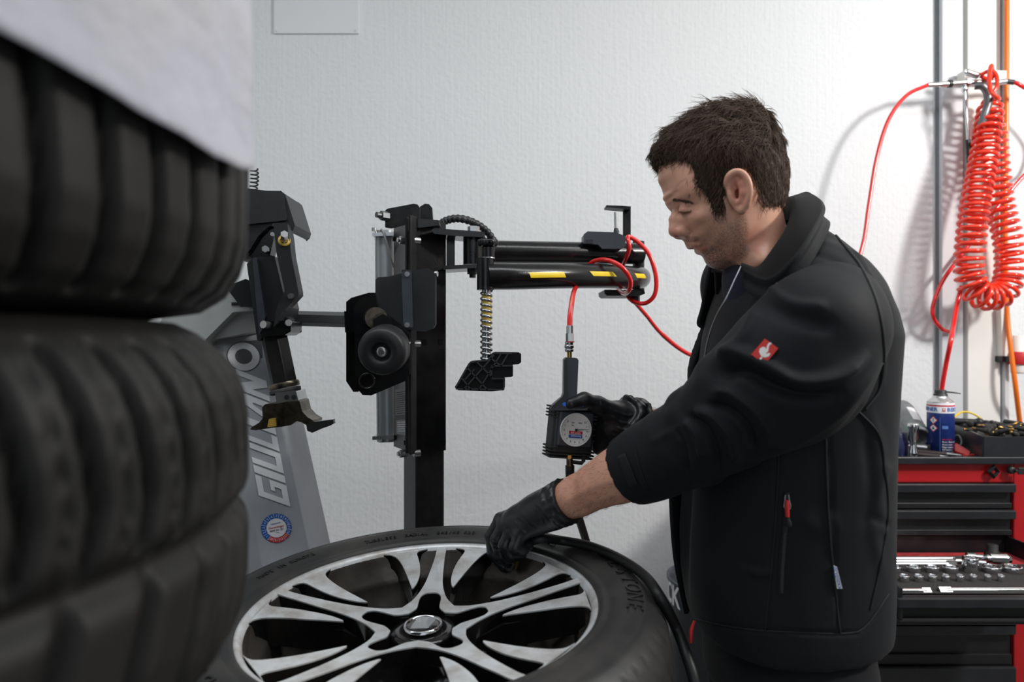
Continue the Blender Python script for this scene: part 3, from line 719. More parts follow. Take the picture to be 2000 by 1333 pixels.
# two tubes of the arm
b = MB(); b.cyl(P(930, 492, 1.50), P(1250, 496, 1.66), .0255, seg=40); ua = b.build('upper_tube', M['black_gloss'], bp_)
b = MB(); LT = spline([P(948, 540, 1.365), P(1010, 540, 1.39), P(1100, 539, 1.45), P(1180, 540, 1.53), P(1222, 542, 1.59), P(1243, 543, 1.635), P(1249, 543, 1.68), P(1240, 543, 1.72)], 14)
b.tube(LT, .0272, 40); lt = b.build('lower_tube', M['black_gloss'], bp_)
# yellow tape patches wrapped on the front of the lower tube
def tube_patch(x0, x1, v0, v1, slant):
    b = MB(); vs = []; NX, NV = 14, 5
    for i in range(NX + 1):
        for j in range(NV + 1):
            px = x0 + (x1 - x0) * i / NX + slant * (j / NV - .5)
            k = min(range(len(LT)), key=lambda q: abs((1000 + F * LT[q].x / LT[q].y) - px) + (50 if q > 72 else 0))
            # interpolate between neighbours
            q0 = max(0, k - 1); q1 = min(len(LT) - 1, k + 1); A, B = LT[q0], LT[q1]
            pa, pb = 1000 + F * A.x / A.y, 1000 + F * B.x / B.y; t = min(1, max(0, (px - pa) / (pb - pa if abs(pb - pa) > 1e-6 else 1))); c = A.lerp(B, t); T = (B - A).normalized()
            up = UZ; f = T.cross(up).normalized(); f = f if f.y < 0 else -f
            a = v0 + (v1 - v0) * j / NV; vs.append(c + (f * math.cos(a) + up * math.sin(a)) * .0276)
    b.add(vs, [(i * (NV + 1) + j, (i + 1) * (NV + 1) + j, (i + 1) * (NV + 1) + j + 1, i * (NV + 1) + j + 1) for i in range(NX) for j in range(NV)])
    return b.build('yellow_tape', M['tape_yellow'], lt)
tube_patch(1022, 1088, .20, -.20, 4); tube_patch(1138, 1182, .30, -.08, 7); tube_patch(1222, 1240, .28, -.10, 4); tube_patch(1254.5, 1256.5, .26, -.10, 2)
# spindle at the left end
b = MB(); b.cyl(P(948, 505, 1.365), P(948, 567, 1.365), .0172, seg=40); sv = b.build('spindle_sleeve', M['black_gloss'], bp_, bevel=.0015)
b = MB(); b.cyl(P(954, 484, 1.365), P(954, 503, 1.365), .0132, seg=32); b.build('spindle_collar', M['black_gloss'], bp_)
b = MB(); b.lathe([(.0135, 0), (.0138, .0012), (.0135, .0024)], P(953, 506, 1.365), (0, 0, 1), 32); b.build('spindle_ring', M['zinc'], bp_)
b = MB(); kn = P(953, 474, 1.365); vs = []
for k, (rr, hh) in enumerate([(.004, -.009), (.016, -.0085), (.019, -.004), (.0195, .002), (.0175, .006), (.004, .0075)]):
    for j in range(48): a = 2 * math.pi * j / 48; q = rr * (1 + .10 * math.cos(6 * a)); vs.append(kn + Vector((q * math.cos(a), q * math.sin(a), hh)))
b.add(vs, [(i * 48 + j, i * 48 + (j + 1) % 48, (i + 1) * 48 + (j + 1) % 48, (i + 1) * 48 + j) for i in range(5) for j in range(48)]); b.add(vs[-48:], [list(range(48))]); b.build('spindle_knob', M['black_gloss'], bp_)
s0, s1 = P(950, 565, 1.365), P(950, 712, 1.365); Ls = (s1 - s0).length
b = MB(); b.cyl(s0, s1, .0088, seg=28); b.build('threaded_rod', [M['steel']], bp_)
b = MB(); pts = [];
for i in range(13 * 28 + 1):
    a = 2 * math.pi * i / 28; z = Ls * (.02 + .93 * i / (13 * 28)); pts.append(s0 + (s1 - s0).normalized() * z + Vector((.0096 * math.cos(a), .0096 * math.sin(a), 0)))
b.tube(pts, .0033, 8); b.build('screw_thread', M['steel'], bp_)
b = MB(); b.lathe([(.0091, 0), (.0104, .005), (.0104, .050), (.0091, .062)], s0 + Vector((0, 0, -.012)), (0, 0, -1), 28); b.build('thread_grease', M['grease'], bp_)
fp = [(888, 757), (915, 710), (920, 706), (946, 704), (953, 702), (961, 690), (966, 688), (1013, 689), (1018, 692), (1018, 708), (1013, 712), (1000, 713), (1002, 716), (1002, 735), (998, 737), (984, 738), (986, 742), (986, 757), (982, 763), (960, 765), (895, 763)]
b = MB(); b.pprism(fp, 1.352, .045); ft = b.build('press_foot', M['recess'], bp_, bevel=.002)
b = MB()
def rib(p0, p1, w=.0028): 
    a, c = P(*p0, 1.349), P(*p1, 1.349); t = (c - a).normalized(); n_ = Vector((t.z, 0, -t.x)) * w / 2; b.prism([a + n_, c + n_, c - n_, a - n_], Vector((0, .004, 0)))
for s_ in [((890, 758), (918, 709)), ((918, 708), (952, 704)), ((952, 704), (965, 690)), ((965, 690), (1000, 691)), ((890, 760), (984, 762)), ((984, 762), (985, 741)), ((960, 740), (984, 740)), ((960, 740), (960, 715)), ((960, 715), (1000, 715)),
           ((903, 740), (920, 762)), ((912, 718), (952, 762)), ((930, 706), (962, 738)), ((958, 700), (980, 716)), ((905, 762), (965, 694)), ((935, 762), (978, 692)), ((978, 716), (992, 692)), ((926, 722), (908, 742))]: rib(*s_)
b.build('foot_rib', M['black_plastic'], ft)
# switch box and bracket at the far end
b = MB(); b.pprism([(1140, 458), (1148, 452), (1204, 454), (1222, 462), (1222, 480), (1214, 486), (1176, 486), (1168, 478), (1140, 476)], 1.565, .05); sb = b.build('switch_box', M['dark_grey_plastic'], bp_, bevel=.002)
b = MB(); b.pbox(1146, 468, 1158, 476, 1.563, .01); b.build('box_notch', M['decal_dark'], sb)
b = MB(); b.cyl(P(1204, 455, 1.59), P(1203, 446, 1.59), .0075, .0045, seg=20); b.cyl(P(1203, 447, 1.59), P(1202.5, 415, 1.59), .004, .0046, seg=18, mi=1); b.build('toggle_lever', [M['black_plastic'], M['zinc']], bp_)
b = MB(); b.pprism([(1217, 406), (1232, 403), (1232, 470), (1217, 470)], 1.63, .005); b.pprism([(1184, 401), (1215, 402), (1231, 403.5), (1232, 409), (1215, 408), (1184, 405)], 1.60, .035); b.build('top_bracket', M['black_paint'], bp_, bevel=.0012)
b = MB(); b.cyl(P(1247, 472, 1.69), P(1247, 572, 1.69), .0145, seg=32); b.build('end_pin', M['black_gloss'], bp_, bevel=.001)
b = MB(); b.pprism([(1180, 566), (1258, 566), (1260, 574), (1250, 578), (1186, 578), (1181, 574)], 1.62, .11); b.build('end_plate', M['black_paint'], bp_, bevel=.002)
b = MB(); b.cyl(P(1241, 577, 1.66), P(1241, 590, 1.66), .011, seg=6, smooth=False); b.build('end_nut', M['black_paint'], bp_)

# ------------------------------------------------------------------ pressure gauge held in the right hand
GD = 1.175
g = thing('tyre_gauge', 'black ribbed tyre inflator with a round white dial, held in the right hand', 'gauge', P(1120, 890, GD))
# local frame: the instrument leans back and turns to the left
GX = Vector((.90, -.40, -.10)).normalized()
gc = P(1121, 840, GD); GXp = Vector((.95, .26, -.10)).normalized(); GZ = (Vector((.055, .02, 1))); GZ = (GZ - GXp * GZ.dot(GXp)).normalized(); GYv = GXp.cross(GZ)   # GYv points to the camera or away
if GYv.y > 0: GYv = -GYv
def G(x, z, y=0.0): return gc + GXp * x + GZ * z + GYv * y
def gbox(b, x0, x1, z0, z1, y0, y1, mi=0): b.hexa([G(x0, z0, y0), G(x1, z0, y0), G(x1, z0, y1), G(x0, z0, y1), G(x0, z1, y0), G(x1, z1, y0), G(x1, z1, y1), G(x0, z1, y1)], mi)
b = MB(); gbox(b, -.037, .038, -.044, .034, -.040, 0); body = b.build('gauge_body', M['black_plastic'], g, bevel=.006, seg=3)
for i, z in enumerate([-.049, -.0435, -.038, -.0325, .0195, .025, .0305, .036]):
    b = MB(); gbox(b, -.0400, .0415, z - .0014, z + .0014, -.042, .001); b.build('rubber_rib', M['rubber'], body, bevel=.0008)
for i, z in enumerate([-.018, -.008, .002, .012]):
    b = MB(); gbox(b, .034, .0415, z - .0014, z + .0014, -.040, -.004); b.build('rubber_rib', M['rubber'], body, bevel=.0008)
b = MB(); gbox(b, -.030, .034, -.030, .031, -.004, .0035); b.build('bezel', M['dark_grey_plastic'], body, bevel=.007, seg=3)
dc = G(.002, .0005, .0038); b = MB(); n_ = 72
b.lathe([(.001, 0), (.0272, 0), (.0281, .0012), (.0287, .0008), (.0287, -.002)], dc, GYv, 72); dial = b.build('dial', M['dial_white'], g)
b = MB()
for i in range(13):
    a = math.radians(-130 + i * 260 / 12); u = -(GXp * math.sin(a) * 1 + GZ * math.cos(a)); pos = dc + u * .0214 + GYv * .0009
    b.text(str(12 - i) if i < 13 else '', frame(pos, -GXp, -GZ), .0048, 0, .0001)
for i in range(61):
    a = math.radians(-130 + i * 260 / 60); u = -(GXp * math.sin(a) + GZ * math.cos(a)); t_ = u.cross(GYv).normalized(); l0 = .0240 if i % 5 == 0 else .0250; q = dc + GYv * .0009
    b.add([q + u * l0 - t_ * .00016, q + u * .0262 - t_ * .00016, q + u * .0262 + t_ * .00016, q + u * l0 + t_ * .00016], [(0, 1, 2, 3)], 0, False)
b.text('kPa', frame(dc + GZ * .012 - GXp * .007 + GYv * .0009, -GXp, -GZ), .0036, 0, .0001); b.text('bar', frame(dc + GZ * .007 - GXp * .007 + GYv * .0009, -GXp, -GZ), .0036, 0, .0001)
b.text('1000', frame(dc + GZ * .012 + GXp * .007 + GYv * .0009, -GXp, -GZ), .0036, 0, .0001)
b.build('dial_scale', M['decal_dark'], dial)
b = MB()
def grect(x0, x1, z0, z1, y, mi):
    b.add([dc + GXp * x0 + GZ * z0 + GYv * y, dc + GXp * x1 + GZ * z0 + GYv * y, dc + GXp * x1 + GZ * z1 + GYv * y, dc + GXp * x0 + GZ * z1 + GYv * y], [(0, 1, 2, 3)], mi, False)
grect(-.0125, .0125, -.0075, -.0022, .0009, 0); grect(-.0125, .0125, -.0140, -.0082, .0009, 1); grect(-.0125, .0125, -.0082, -.0075, .0009, 2)
b.text('MAST AIR', frame(dc - GZ * .0049 + GYv * .0011, -GXp, -GZ), .0042, 2, .0001)
b.text('Rommaer', frame(dc - GZ * .0110 + GXp * .001 + GYv * .0011, -GXp, -GZ), .0046, 2, .0001)
b.build('dial_label', [M['decal_red'], M['decal_blue'], M['decal_white']], dial)
b = MB(); nd = (GXp * 1 + GZ * .10).normalized(); q = dc + GYv * .0022; t_ = nd.cross(GYv)
b.prism([q - t_ * .0008, q + nd * .0235 - t_ * .0003, q + nd * .0235 + t_ * .0003, q + t_ * .0008, q - nd * .003], GYv * .0004); b.lathe([(.0001, .002), (.0022, .0015), (.0024, 0)], dc + GYv * .0016, GYv, 24); b.build('needle', M['decal_dark'], dial)
# handle going up, trigger, fittings
hb = MB(); Hh = [P(1107, 699, GD + .02), P(1128, 700, GD + .02), P(1129, 775, GD + .012), P(1160, 800, GD + .01), P(1088, 802, GD), P(1078, 797, GD), P(1098, 780, GD + .005), P(1104, 772, GD + .01)]
hb.pprism([(1102, 703), (1107, 699), (1127, 700), (1130, 704), (1127, 776), (1150, 795), (1146, 802), (1074, 802), (1078, 795), (1098, 778), (1101, 770)], GD - .01, .035); hd = hb.build('handle', M['dark_grey_plastic'], g, bevel=.003)
b = MB(); b.pprism([(1102, 703), (1107, 699), (1109, 776), (1103, 780), (1080, 798), (1076, 796), (1098, 776), (1101, 770)], GD - .014, .01); b.build('handle_spine', M['black_plastic'], hd, bevel=.002)
b = MB(); b.pprism([(1098, 788), (1110, 785), (1140, 788), (1140, 795), (1100, 794)], GD - .016, .02); b.build('trigger', M['trigger_blue'], g, bevel=.002)
b = MB(); b.cyl(P(1112, 684, GD + .01), P(1112.5, 700, GD + .01), .0042, seg=20); b.build('top_nipple', M['brass'], g)
b = MB(); b.lathe([(.0055, 0), (.0075, .001), (.0078, .005), (.0066, .0055), (.0066, .0065), (.0082, .007), (.0082, .012), (.0066, .0125), (.0072, .013), (.0072, .018), (.0055, .0185)], P(1112, 688, GD + .01), (-.02, 0, 1), 32); b.build('quick_coupling', M['steel'], g)
b = MB(); b.lathe([(.0076, .0), (.0080, .0), (.0080, .0016), (.0076, .0016)], P(1113, 669, GD + .01), (0, 0, 1), 28); b.build('red_coupling_ring', M['decal_red'], g)
b = MB(); b.cyl(P(1113, 668, GD + .012), P(1113, 652, GD + .014), .0072, seg=6, smooth=False); b.cyl(P(1113, 653, GD + .014), P(1113, 638, GD + .018), .0062, seg=20); b.build('hose_nut', M['zinc'], g)
b = MB(); b.cyl(P(1112, 889, GD - .004), P(1112, 897, GD - .004), .0058, seg=6, smooth=False); b.build('bottom_nut', M['brass'], g)
b = MB(); b.cyl(P(1112.5, 896, GD - .004), P(1113, 914, GD - .004), .0056, .006, seg=24); b.build('bottom_ferrule', M['worn_steel'], g)
b = MB(); b.tube([P(1118, 903, GD), P(1136, 905, GD + .005), P(1139.5, 901, GD + .006), P(1140, 888, GD + .008)], .0035, 8, smooth=False); b.build('hook', M['black_plastic'], g)
# hoses
b = MB(); b.tube(spline([P(1113, 910, GD - .004), P(1114, 935, GD), P(1121, 980, GD + .03), P(1133, 1020, GD + .10), P(1147, 1066, 1.36), P(1160, 1120, 1.40), P(1215, 1260, 1.42), Vector((.27, 1.40, .75)), Vector((.25, 1.30, .50)), Vector((.23, 1.05, .45)), Vector((.235, .93, .55)), P(1366, 1460, .915), P(1358, 1345, .925), P(1342, 1285, .945), P(1321, 1228, .98)] + [hit(x_, y_, WC + WN * k_, WN) for x_, y_, k_ in ((1290, 1168, .006), (1257, 1124, .016), (1208, 1091, .021), (1153, 1068, .023), (1100, 1057, .024))] + [P(1056, 1053, 1.143), P(1022, 1066, 1.158), P(1004, 1086, 1.168)], 10), .0078, 16)
tag(b.build('inflator_hose', M['hose_black']), 'black rubber hose from the gauge round the wheel to the gloved hand at the valve', 'hose')
b = MB(); ch0, ch1 = P(1006, 1083, 1.168), P(993, 1112, 1.178); b.cyl(ch0, ch1, .0062, seg=18); b.cyl(ch0.lerp(ch1, .55), ch1, .0072, seg=6, mi=0, smooth=False)
b.cyl(ch0.lerp(ch1, .2) + Vector((.008, -.008, 0)), ch1 + Vector((.014, -.006, .004)), .0045, seg=12, mi=1)
tag(b.build('valve_chuck', [M['zinc'], M['brass']]), 'small metal valve chuck in the left glove above the rim', 'chuck')
b = MB(); RH = spline([P(1113, 640, GD + .018), P(1114, 612, 1.23), P(1120, 574, 1.36), P(1128, 556, 1.50), P(1140, 530, 1.545), P(1160, 511, 1.53), P(1188, 509, 1.50), P(1216, 524, 1.495), P(1231, 548, 1.505), P(1228, 568, 1.525), P(1218, 573, 1.57), P(1207, 560, 1.63), P(1212, 530, 1.66), P(1222, 505, 1.60), P(1229, 485, 1.58), P(1226, 466, 1.585), P(1229, 463, 1.61), P(1246, 473, 1.61), P(1268, 498, 1.605), P(1281, 540, 1.605), P(1279, 575, 1.61), P(1262, 592, 1.62), P(1240, 591, 1.63), P(1226, 580, 1.655), P(1237, 588, 1.70), P(1262, 616, 1.74), P(1295, 655, 1.80), P(1350, 694, 1.88), P(1430, 715, 1.98), P(1540, 690, 2.08), P(1640, 590, 2.18), P(1682, 490, 2.22), P(1697, 400, 2.24), P(1712, 310, 2.25), P(1735, 235, 2.26), P(1770, 187, 2.27), P(1812, 166, 2.28)], 10)
b.tube(RH, [.0052 if i < 260 else .0062 for i in range(len(RH))], 14)
tag(b.build('air_hose', M['hose_red']), 'red air hose looped round the black arm, rising behind the man to the wall', 'hose')

# ------------------------------------------------------------------ compressed air on the right wall
mf = thing('air_manifold', 'metal air manifold bar with couplings on the white trunking', 'fitting', P(1905, 160, 2.28))
def seg(name, m, x0, x1, y0, y1, r, d0=2.28, d1=2.28, par=mf, sides=20):
    b = MB(); b.cyl(P(x0, y0, d0), P(x1, y1, d1), r, seg=sides, smooth=sides > 8); return b.build(name, m, par)
seg('hose_tail', M['zinc'], 1812, 1838, 166, 165, .0075); seg('sleeve', M['chrome'], 1836, 1856, 165, 164, .0095)
seg('black_ring', M['black_plastic'], 1852, 1858, 164, 163.5, .0125); seg('coupling', M['zinc'], 1858, 1888, 163.5, 161, .0105)
seg('collar', M['steel'], 1886, 1892, 161, 161, .0135, sides=6); seg('bar', M['zinc'], 1890, 1950, 161, 161, .0095)
seg('plug', M['zinc'], 1888, 1910, 141, 148, .011); seg('cone_tip', M['zinc'], 1883, 1896, 140, 144, .005)
seg('coupling', M['zinc'], 1946, 1964, 162, 159, .0095); seg('rubber_boot', M['black_plastic'], 1962, 1980, 159, 161, .0085)
b = MB(); b.tube(spline([P(1904, 168, 2.27), P(1918, 168, 2.26), P(1928, 180, 2.26), P(1930, 200, 2.26), P(1924, 222, 2.26), P(1916, 245, 2.27)], 8), .0125, 18); b.build('elbow_pipe', M['grey_steel'], mf)
b = MB(); b.pprism([(1884, 136), (1966, 138), (1966, 156), (1884, 156)], 2.32, .04); b.build('wall_bracket', M['trunk_white'], mf, bevel=.003)
bg = thing('blow_gun', 'slim chrome blow gun with black grip hanging beside the red coil', 'blow gun', P(1893, 330, 2.29))
b = MB(); b.lathe([(.006, 0), (.009, .004), (.009, .02), (.006, .024)], P(1884, 166, 2.28), (.03, 0, -1), 20); b.build('hanger_nut', M['chrome'], bg)
b = MB(); b.cyl(P(1884, 178, 2.28), P(1891, 275, 2.29), .0045, seg=14); b.build('tube', M['chrome'], bg)
b = MB(); b.cyl(P(1890, 273, 2.29), P(1895, 345, 2.30), .0075, seg=16); b.build('grip', M['black_plastic'], bg)
# spiral hose: a helix wound round a hanging loop
cl_ = spline([P(1938, 190, 2.29), P(1932, 230, 2.28), P(1922, 300, 2.26), P(1906, 390, 2.24), P(1896, 470, 2.23), P(1893, 530, 2.23), P(1905, 568, 2.23), P(1932, 581, 2.24), P(1960, 570, 2.25), P(1972, 530, 2.26), P(1969, 470, 2.26), P(1953, 400, 2.28), P(1945, 330, 2.29), P(1940, 260, 2.29), P(1934, 215, 2.29)], 60)
ln = [0.0]
for i in range(1, len(cl_)): ln.append(ln[-1] + (cl_[i] - cl_[i - 1]).length)
tot = ln[-1]; turns = 56; NP = turns * 22; pts = []
lnA = np.array(ln); CA = np.array([tuple(p) for p in cl_])
for i in range(NP + 1):
    s_ = tot * i / NP; c = Vector([np.interp(s_, lnA, CA[:, k]) for k in range(3)]); c2 = Vector([np.interp(min(s_ + .01, tot), lnA, CA[:, k]) for k in range(3)]); c1 = Vector([np.interp(max(s_ - .01, 0), lnA, CA[:, k]) for k in range(3)])
    T = (c2 - c1).normalized(); yv = Vector((0, 1, 0)); u = (yv - T * T.dot(yv)).normalized(); w = T.cross(u)
    rad = .040 * min(1.0, .45 + i / (NP * .06), .45 + (NP - i) / (NP * .10)) * (0.86 + .14 * math.sin(math.pi * i / NP)); a = 2 * math.pi * turns * i / NP
    pts.append(c + u * math.cos(a) * rad + w * math.sin(a) * rad)
head = spline([P(1915, 148, 2.27), P(1930, 156, 2.26), P(1938, 150, 2.25), P(1936, 128, 2.25), P(1932, 150, 2.23), P(1935, 178, 2.21), P(1950, 192, 2.20)], 8)
b = MB(); b.tube(head[:-1] + pts, .0068, 9); b.build('x', M['coil_red']); o = bpy.data.objects['x']; o.name = 'spiral_hose'; o.data.name = 'spiral_hose'; OFF['spiral_hose'] = OFF['x']
tag(o, 'bright red spiral air hose hanging in a long loop from the manifold', 'hose')
b = MB(); b.tube(spline([P(1915, 146, 2.26), P(1935, 138, 2.25), P(1946, 148, 2.24), P(1947, 168, 2.23), P(1940, 180, 2.23)], 8), .0062, 12)
tag(b.build('hose_end', M['coil_red']), 'short red hose loop curled at the top of the manifold', 'hose')
b = MB(); b.tube(spline([P(1979, 161, 2.28), P(1992, 166, 2.27), P(2030, 195, 2.28), P(2055, 260, 2.31), P(2030, 320, 2.335), P(1998, 345, 2.338), P(1940, 415, 2.340), P(1880, 495, 2.338), P(1842, 548, 2.335), P(1823, 595, 2.33), P(1824, 622, 2.33), P(1840, 643, 2.34), P(1858, 650, 2.36)], 10), .0068, 12)
tag(b.build('air_hose', M['hose_red']), 'red hose from the right coupling crossing behind the spiral to the trunking', 'hose')
b = MB(); b.tube(spline([P(1878, 560, 2.27), P(1868, 600, 2.25), P(1858, 660, 2.13), P(1848, 710, 2.15), P(1840, 756, 2.17), P(1836, 800, 2.19), P(1832, 850, 2.22)], 10), .0072, 12)
tag(b.build('air_hose', M['hose_red']), 'straight red hose running down from the spiral behind the spray can', 'hose')
b = MB(); b.tube(spline([P(1967, -60, 2.338), P(1966, 200, 2.338), P(1963, 450, 2.338), P(1966, 600, 2.335), P(1974, 680, 2.31), P(1984, 760, 2.30), P(1994, 840, 2.345), P(2010, 930, 2.37), P(2030, 1100, 2.375)], 10), .0078, 12)
tag(b.build('orange_cable', M['cable_orange']), 'orange cable running straight down the wall at the far right', 'cable')
fl = thing('air_regulator', 'white pipe fitting with a red collar on the wall at the right edge', 'fitting', P(1982, 720, 2.35))
b = MB(); b.lathe([(.001, .0), (.022, 0), (.024, .006), (.024, .07), (.018, .078), (.018, .13), (.001, .13)], P(1990, 730, 2.33), (0, 0, 1), 28); b.build('bowl', M['trunk_white'], fl)
b = MB(); b.lathe([(.030, 0), (.032, .003), (.032, .04), (.030, .043), (.02, .043)], P(1990, 712, 2.33), (0, 0, 1), 28); b.build('red_collar', M['decal_red'], fl)
b = MB(); b.pprism([(1955, 600), (1972, 590), (1978, 640), (1972, 700), (1958, 700)], 2.335, .05); b.build('elbow_block', M['trunk_white'], fl, bevel=.006)
b = MB(); b.pbox(1957, 696, 1978, 708, 2.33, .05); b.build('dark_clip', M['black_plastic'], fl, bevel=.003)

# ------------------------------------------------------------------ red tool chest
CD_ = 1.98
def zc(py, d=CD_): return CAMH - (py - 666.5) / F * d
xl, xr = .84, P(2010, 0, CD_).x
ch = thing('tool_chest', 'red and black workshop tool chest with a pulled out socket drawer', 'tool chest', ((xl + xr) / 2, 2.16, 0))
b = MB(); zt = zc(905)
b.box(((xl + xr) / 2, 2.345, (.12 + zt) / 2), (xr - xl, .03, zt - .12)); b.box((xl + .022, 2.17, (.12 + zt) / 2), (.044, .38, zt - .12)); b.box((xr - .022, 2.17, (.12 + zt) / 2), (.044, .38, zt - .12))
b.box(((xl + xr) / 2, 2.17, (zt + zc(944)) / 2), (xr - xl - .088, .379, zt - zc(944) - .001)); b.box(((xl + xr) / 2, 2.17, .14), (xr - xl - .088, .379, .038))
b.build('chest_frame', M['chest_red'], ch, bevel=.004)
for x in (xl + .05, xr - .05):
    for y in (2.03, 2.30):
        b = MB(); b.cyl((x, y - .015, .06), (x, y + .015, .06), .058, seg=28); b.box((x, y, .115), (.05, .05, .03)); b.build('caster', M['rubber'], ch)
xi0, xi1 = xl + .046, xr - .046
def drawer(z_top, z_bot, pull=0.0):
    y = CD_ + .004 - pull
    b = MB(); h = z_top - z_bot
    b.box(((xi0 + xi1) / 2, y + .012, (z_top + z_bot) / 2), (xi1 - xi0, .012, h)); b.box(((xi0 + xi1) / 2, y + .003, z_top - h * .17), (xi1 - xi0, .030, h * .34)); b.box(((xi0 + xi1) / 2, y + .006, z_bot + h * .11), (xi1 - xi0 - .006, .018, h * .22))
    dr = b.build('drawer', M['drawer_black'], ch, bevel=.002)
    b = MB(); b.box(((xi0 + xi1) / 2, y - .014, z_top - h * .17), (xi1 - xi0, .006, h * .32)); b.build('drawer_pull', M['chest_black'], dr, bevel=.002)
    return dr
drawer(zc(944.5), zc(994)); drawer(zc(996), zc(1047))
zd = zc(1165, 1.58) ; zd_ = zc(1220, 1.58)
DY0 = 1.58
od = drawer(zd, zd_, CD_ + .004 - DY0)
b = MB(); zb = zd - .055
b.box(((xi0 + xi1) / 2, (DY0 + 2.0) / 2, zb), (xi1 - xi0 - .01, .44, .004)); b.box((xi0 + .01, (DY0 + 2.0) / 2, (zd + zb) / 2 + .012), (.006, .44, zd - zb + .02)); b.box((xi1 - .01, (DY0 + 2.0) / 2, (zd + zb) / 2 + .012), (.006, .44, zd - zb + .02)); b.box(((xi0 + xi1) / 2, 2.0, (zd + zb) / 2 + .01), (xi1 - xi0 - .01, .006, zd - zb + .02))
b.build('drawer_tray', M['drawer_black'], od, bevel=.001)
zf = CAMH - .603                # foam surface
b = MB(); b.box(((xi0 + xi1) / 2, 1.725, (zf + zb) / 2 + .002), (xi1 - xi0 - .03, .25, zf - zb - .006)); b.build('foam_insert', M['foam_black'], od, bevel=.003)
b = MB(); b.box(((xi0 + xi1) / 2, 1.918, (zf - .012 + zb) / 2 + .002), (xi1 - xi0 - .03, .135, zf - .012 - zb - .006)); b.build('red_felt', M['felt_red'], od)
za = zc(1222)
for (z0, z1) in ((za, .60), (.598, .46), (.458, .31), (.308, .165)): drawer(z0, z1)
b = MB(); rc_ = Vector((P(1935, 920, CD_).x, CD_ - .011, zc(920)))
diamond(b, rc_ + Vector((0, 0, 0)), Vector((1, 0, 0)), Vector((0, 0, 1)), .0185, .0225, .34, .010, 0); b.build('diamond_badge', M['black_plastic'], ch)
b = MB(); p = Vector((P(1968, 917, CD_).x, CD_ - .011, zc(917))); b.lathe([(.001, .012), (.008, .012), (.0105, .009), (.0115, 0)], p, (0, -1, 0), 32); lk = b.build('lock', M['black_plastic'], ch)
b = MB(); q = p + Vector((.021, -.018, 0)); b.box(q, (.026, .005, .020)); b.box(p + Vector((.008, -.016, 0)), (.012, .006, .008)); b.build('key_handle', M['black_plastic'], lk, bevel=.002)
b = MB(); b.box(q + Vector((.008, -.003, .0)), (.003, .001, .010)); b.build('key_mark', M['decal_red'], lk)
# black plastic top with a bin at the right
b = MB(); zt0, zt1 = zc(905), zc(893, 1.96); x0, x1 = xl - .01, xr + .012
xb0 = P(1928, 0, 1.975).x
b.box(((x0 + xr) / 2, 1.965, (zt0 + zt1) / 2), (xr - x0 + .01, .016, zt1 - zt0)); b.box(((x0 + x1) / 2, 2.345, (zt0 + zt1) / 2 + .015), (x1 - x0, .03, zt1 - zt0 + .03)); b.box((x0 + .006, 2.16, (zt0 + zt1) / 2), (.012, .40, zt1 - zt0))
ZT = zt0 + .006; b.box(((x0 + x1) / 2, 2.155, zt0 + .003), (x1 - x0, .39, .006)); topo = b.build('chest_top', M['chest_black'], ch, bevel=.003)
b = MB(); zb1 = CAMH - .276; yb0, yb1 = 1.962, 2.33; xL0, xL1 = P(1928, 0, 1.965).x, P(1866, 0, 2.33).x * .985; xR = xr + .14
def quadwall(a, c, z0, z1, th, mi=0):
    a, c = Vector(a), Vector(c); t = (c - a).normalized(); n_ = Vector((-t.y, t.x, 0)) * th
    b.prism([Vector((a.x, a.y, z0)), Vector((c.x, c.y, z0)), Vector((c.x, c.y, z0)) + n_, Vector((a.x, a.y, z0)) + n_], (0, 0, z1 - z0), mi)
quadwall((xL0 - .014, yb0, 0), (xR, yb0, 0), zt0 + .006, zb1, .008); quadwall((xL1, yb1, 0), (xL0 - .014, yb0, 0), zt0 + .006, zb1, .008); quadwall((xR, yb1, 0), (xL1, yb1, 0), zt0 + .006, zb1, .008); quadwall((xR, yb0, 0), (xR, yb1, 0), zt0 + .006, zb1, .008)
b.build('bin_walls', M['chest_black'], topo, bevel=.003)
b = MB(); zbf = zb1 - .022; b.prism([(xL0, yb0 + .008, zt0 + .006), (xR, yb0 + .008, zt0 + .006), (xR, yb1 - .004, zt0 + .006), (xL1 + .006, yb1 - .004, zt0 + .006)], (0, 0, zbf - zt0 - .006)); b.build('bin_floor', M['chest_black'], topo)

# spray can
cn = thing('spray_can', 'blue and white aerosol can with black nozzle standing on the chest', 'can', P(1837, 880, 2.125))
cb_ = Vector((P(1837, 0, 2.12).x, 2.12, ZT)); CR = .0375; CH_ = P(0, 786, 2.12).z - ZT
b = MB(); b.lathe([(.001, .002), (CR - .004, .002), (CR, .004), (CR, CH_ * .80), (CR, CH_ * .80 + .0003), (CR, CH_), (CR - .001, CH_ + .002)], cb_, (0, 0, 1), 64, mis=[0, 0, 0, 0, 1, 1]); canb = b.build('can_body', [M['can_navy'], M['can_white']], cn)
b = MB(); b.lathe([(CR - .001, 0), (CR + .001, .0015), (CR - .001, .003), (CR - .004, .005), (CR - .012, .012), (CR - .016, .016), (CR - .016, .02), (.001, .02)], cb_ + Vector((0, 0, CH_)), (0, 0, 1), 48); b.build('can_shoulder', M['zinc'], cn)
b = MB(); b.lathe([(.019, .0), (.0195, .002), (.0195, .013), (.017, .0145), (.0165, .0155), (.0165, .024), (.015, .026), (.001, .026)], cb_ + Vector((0, 0, CH_ + .012)), (0, 0, 1), 36); nz = b.build('nozzle_cap', M['black_plastic'], cn)
b = MB(); q0 = cb_ + Vector((.012, -.004, CH_ + .032)); b.tube([q0, q0 + Vector((.018, -.003, -.001)), q0 + Vector((.045, -.004, -.005))], [.0032, .0024, .0016], 8); b.build('nozzle_straw', M['black_plastic'], cn)
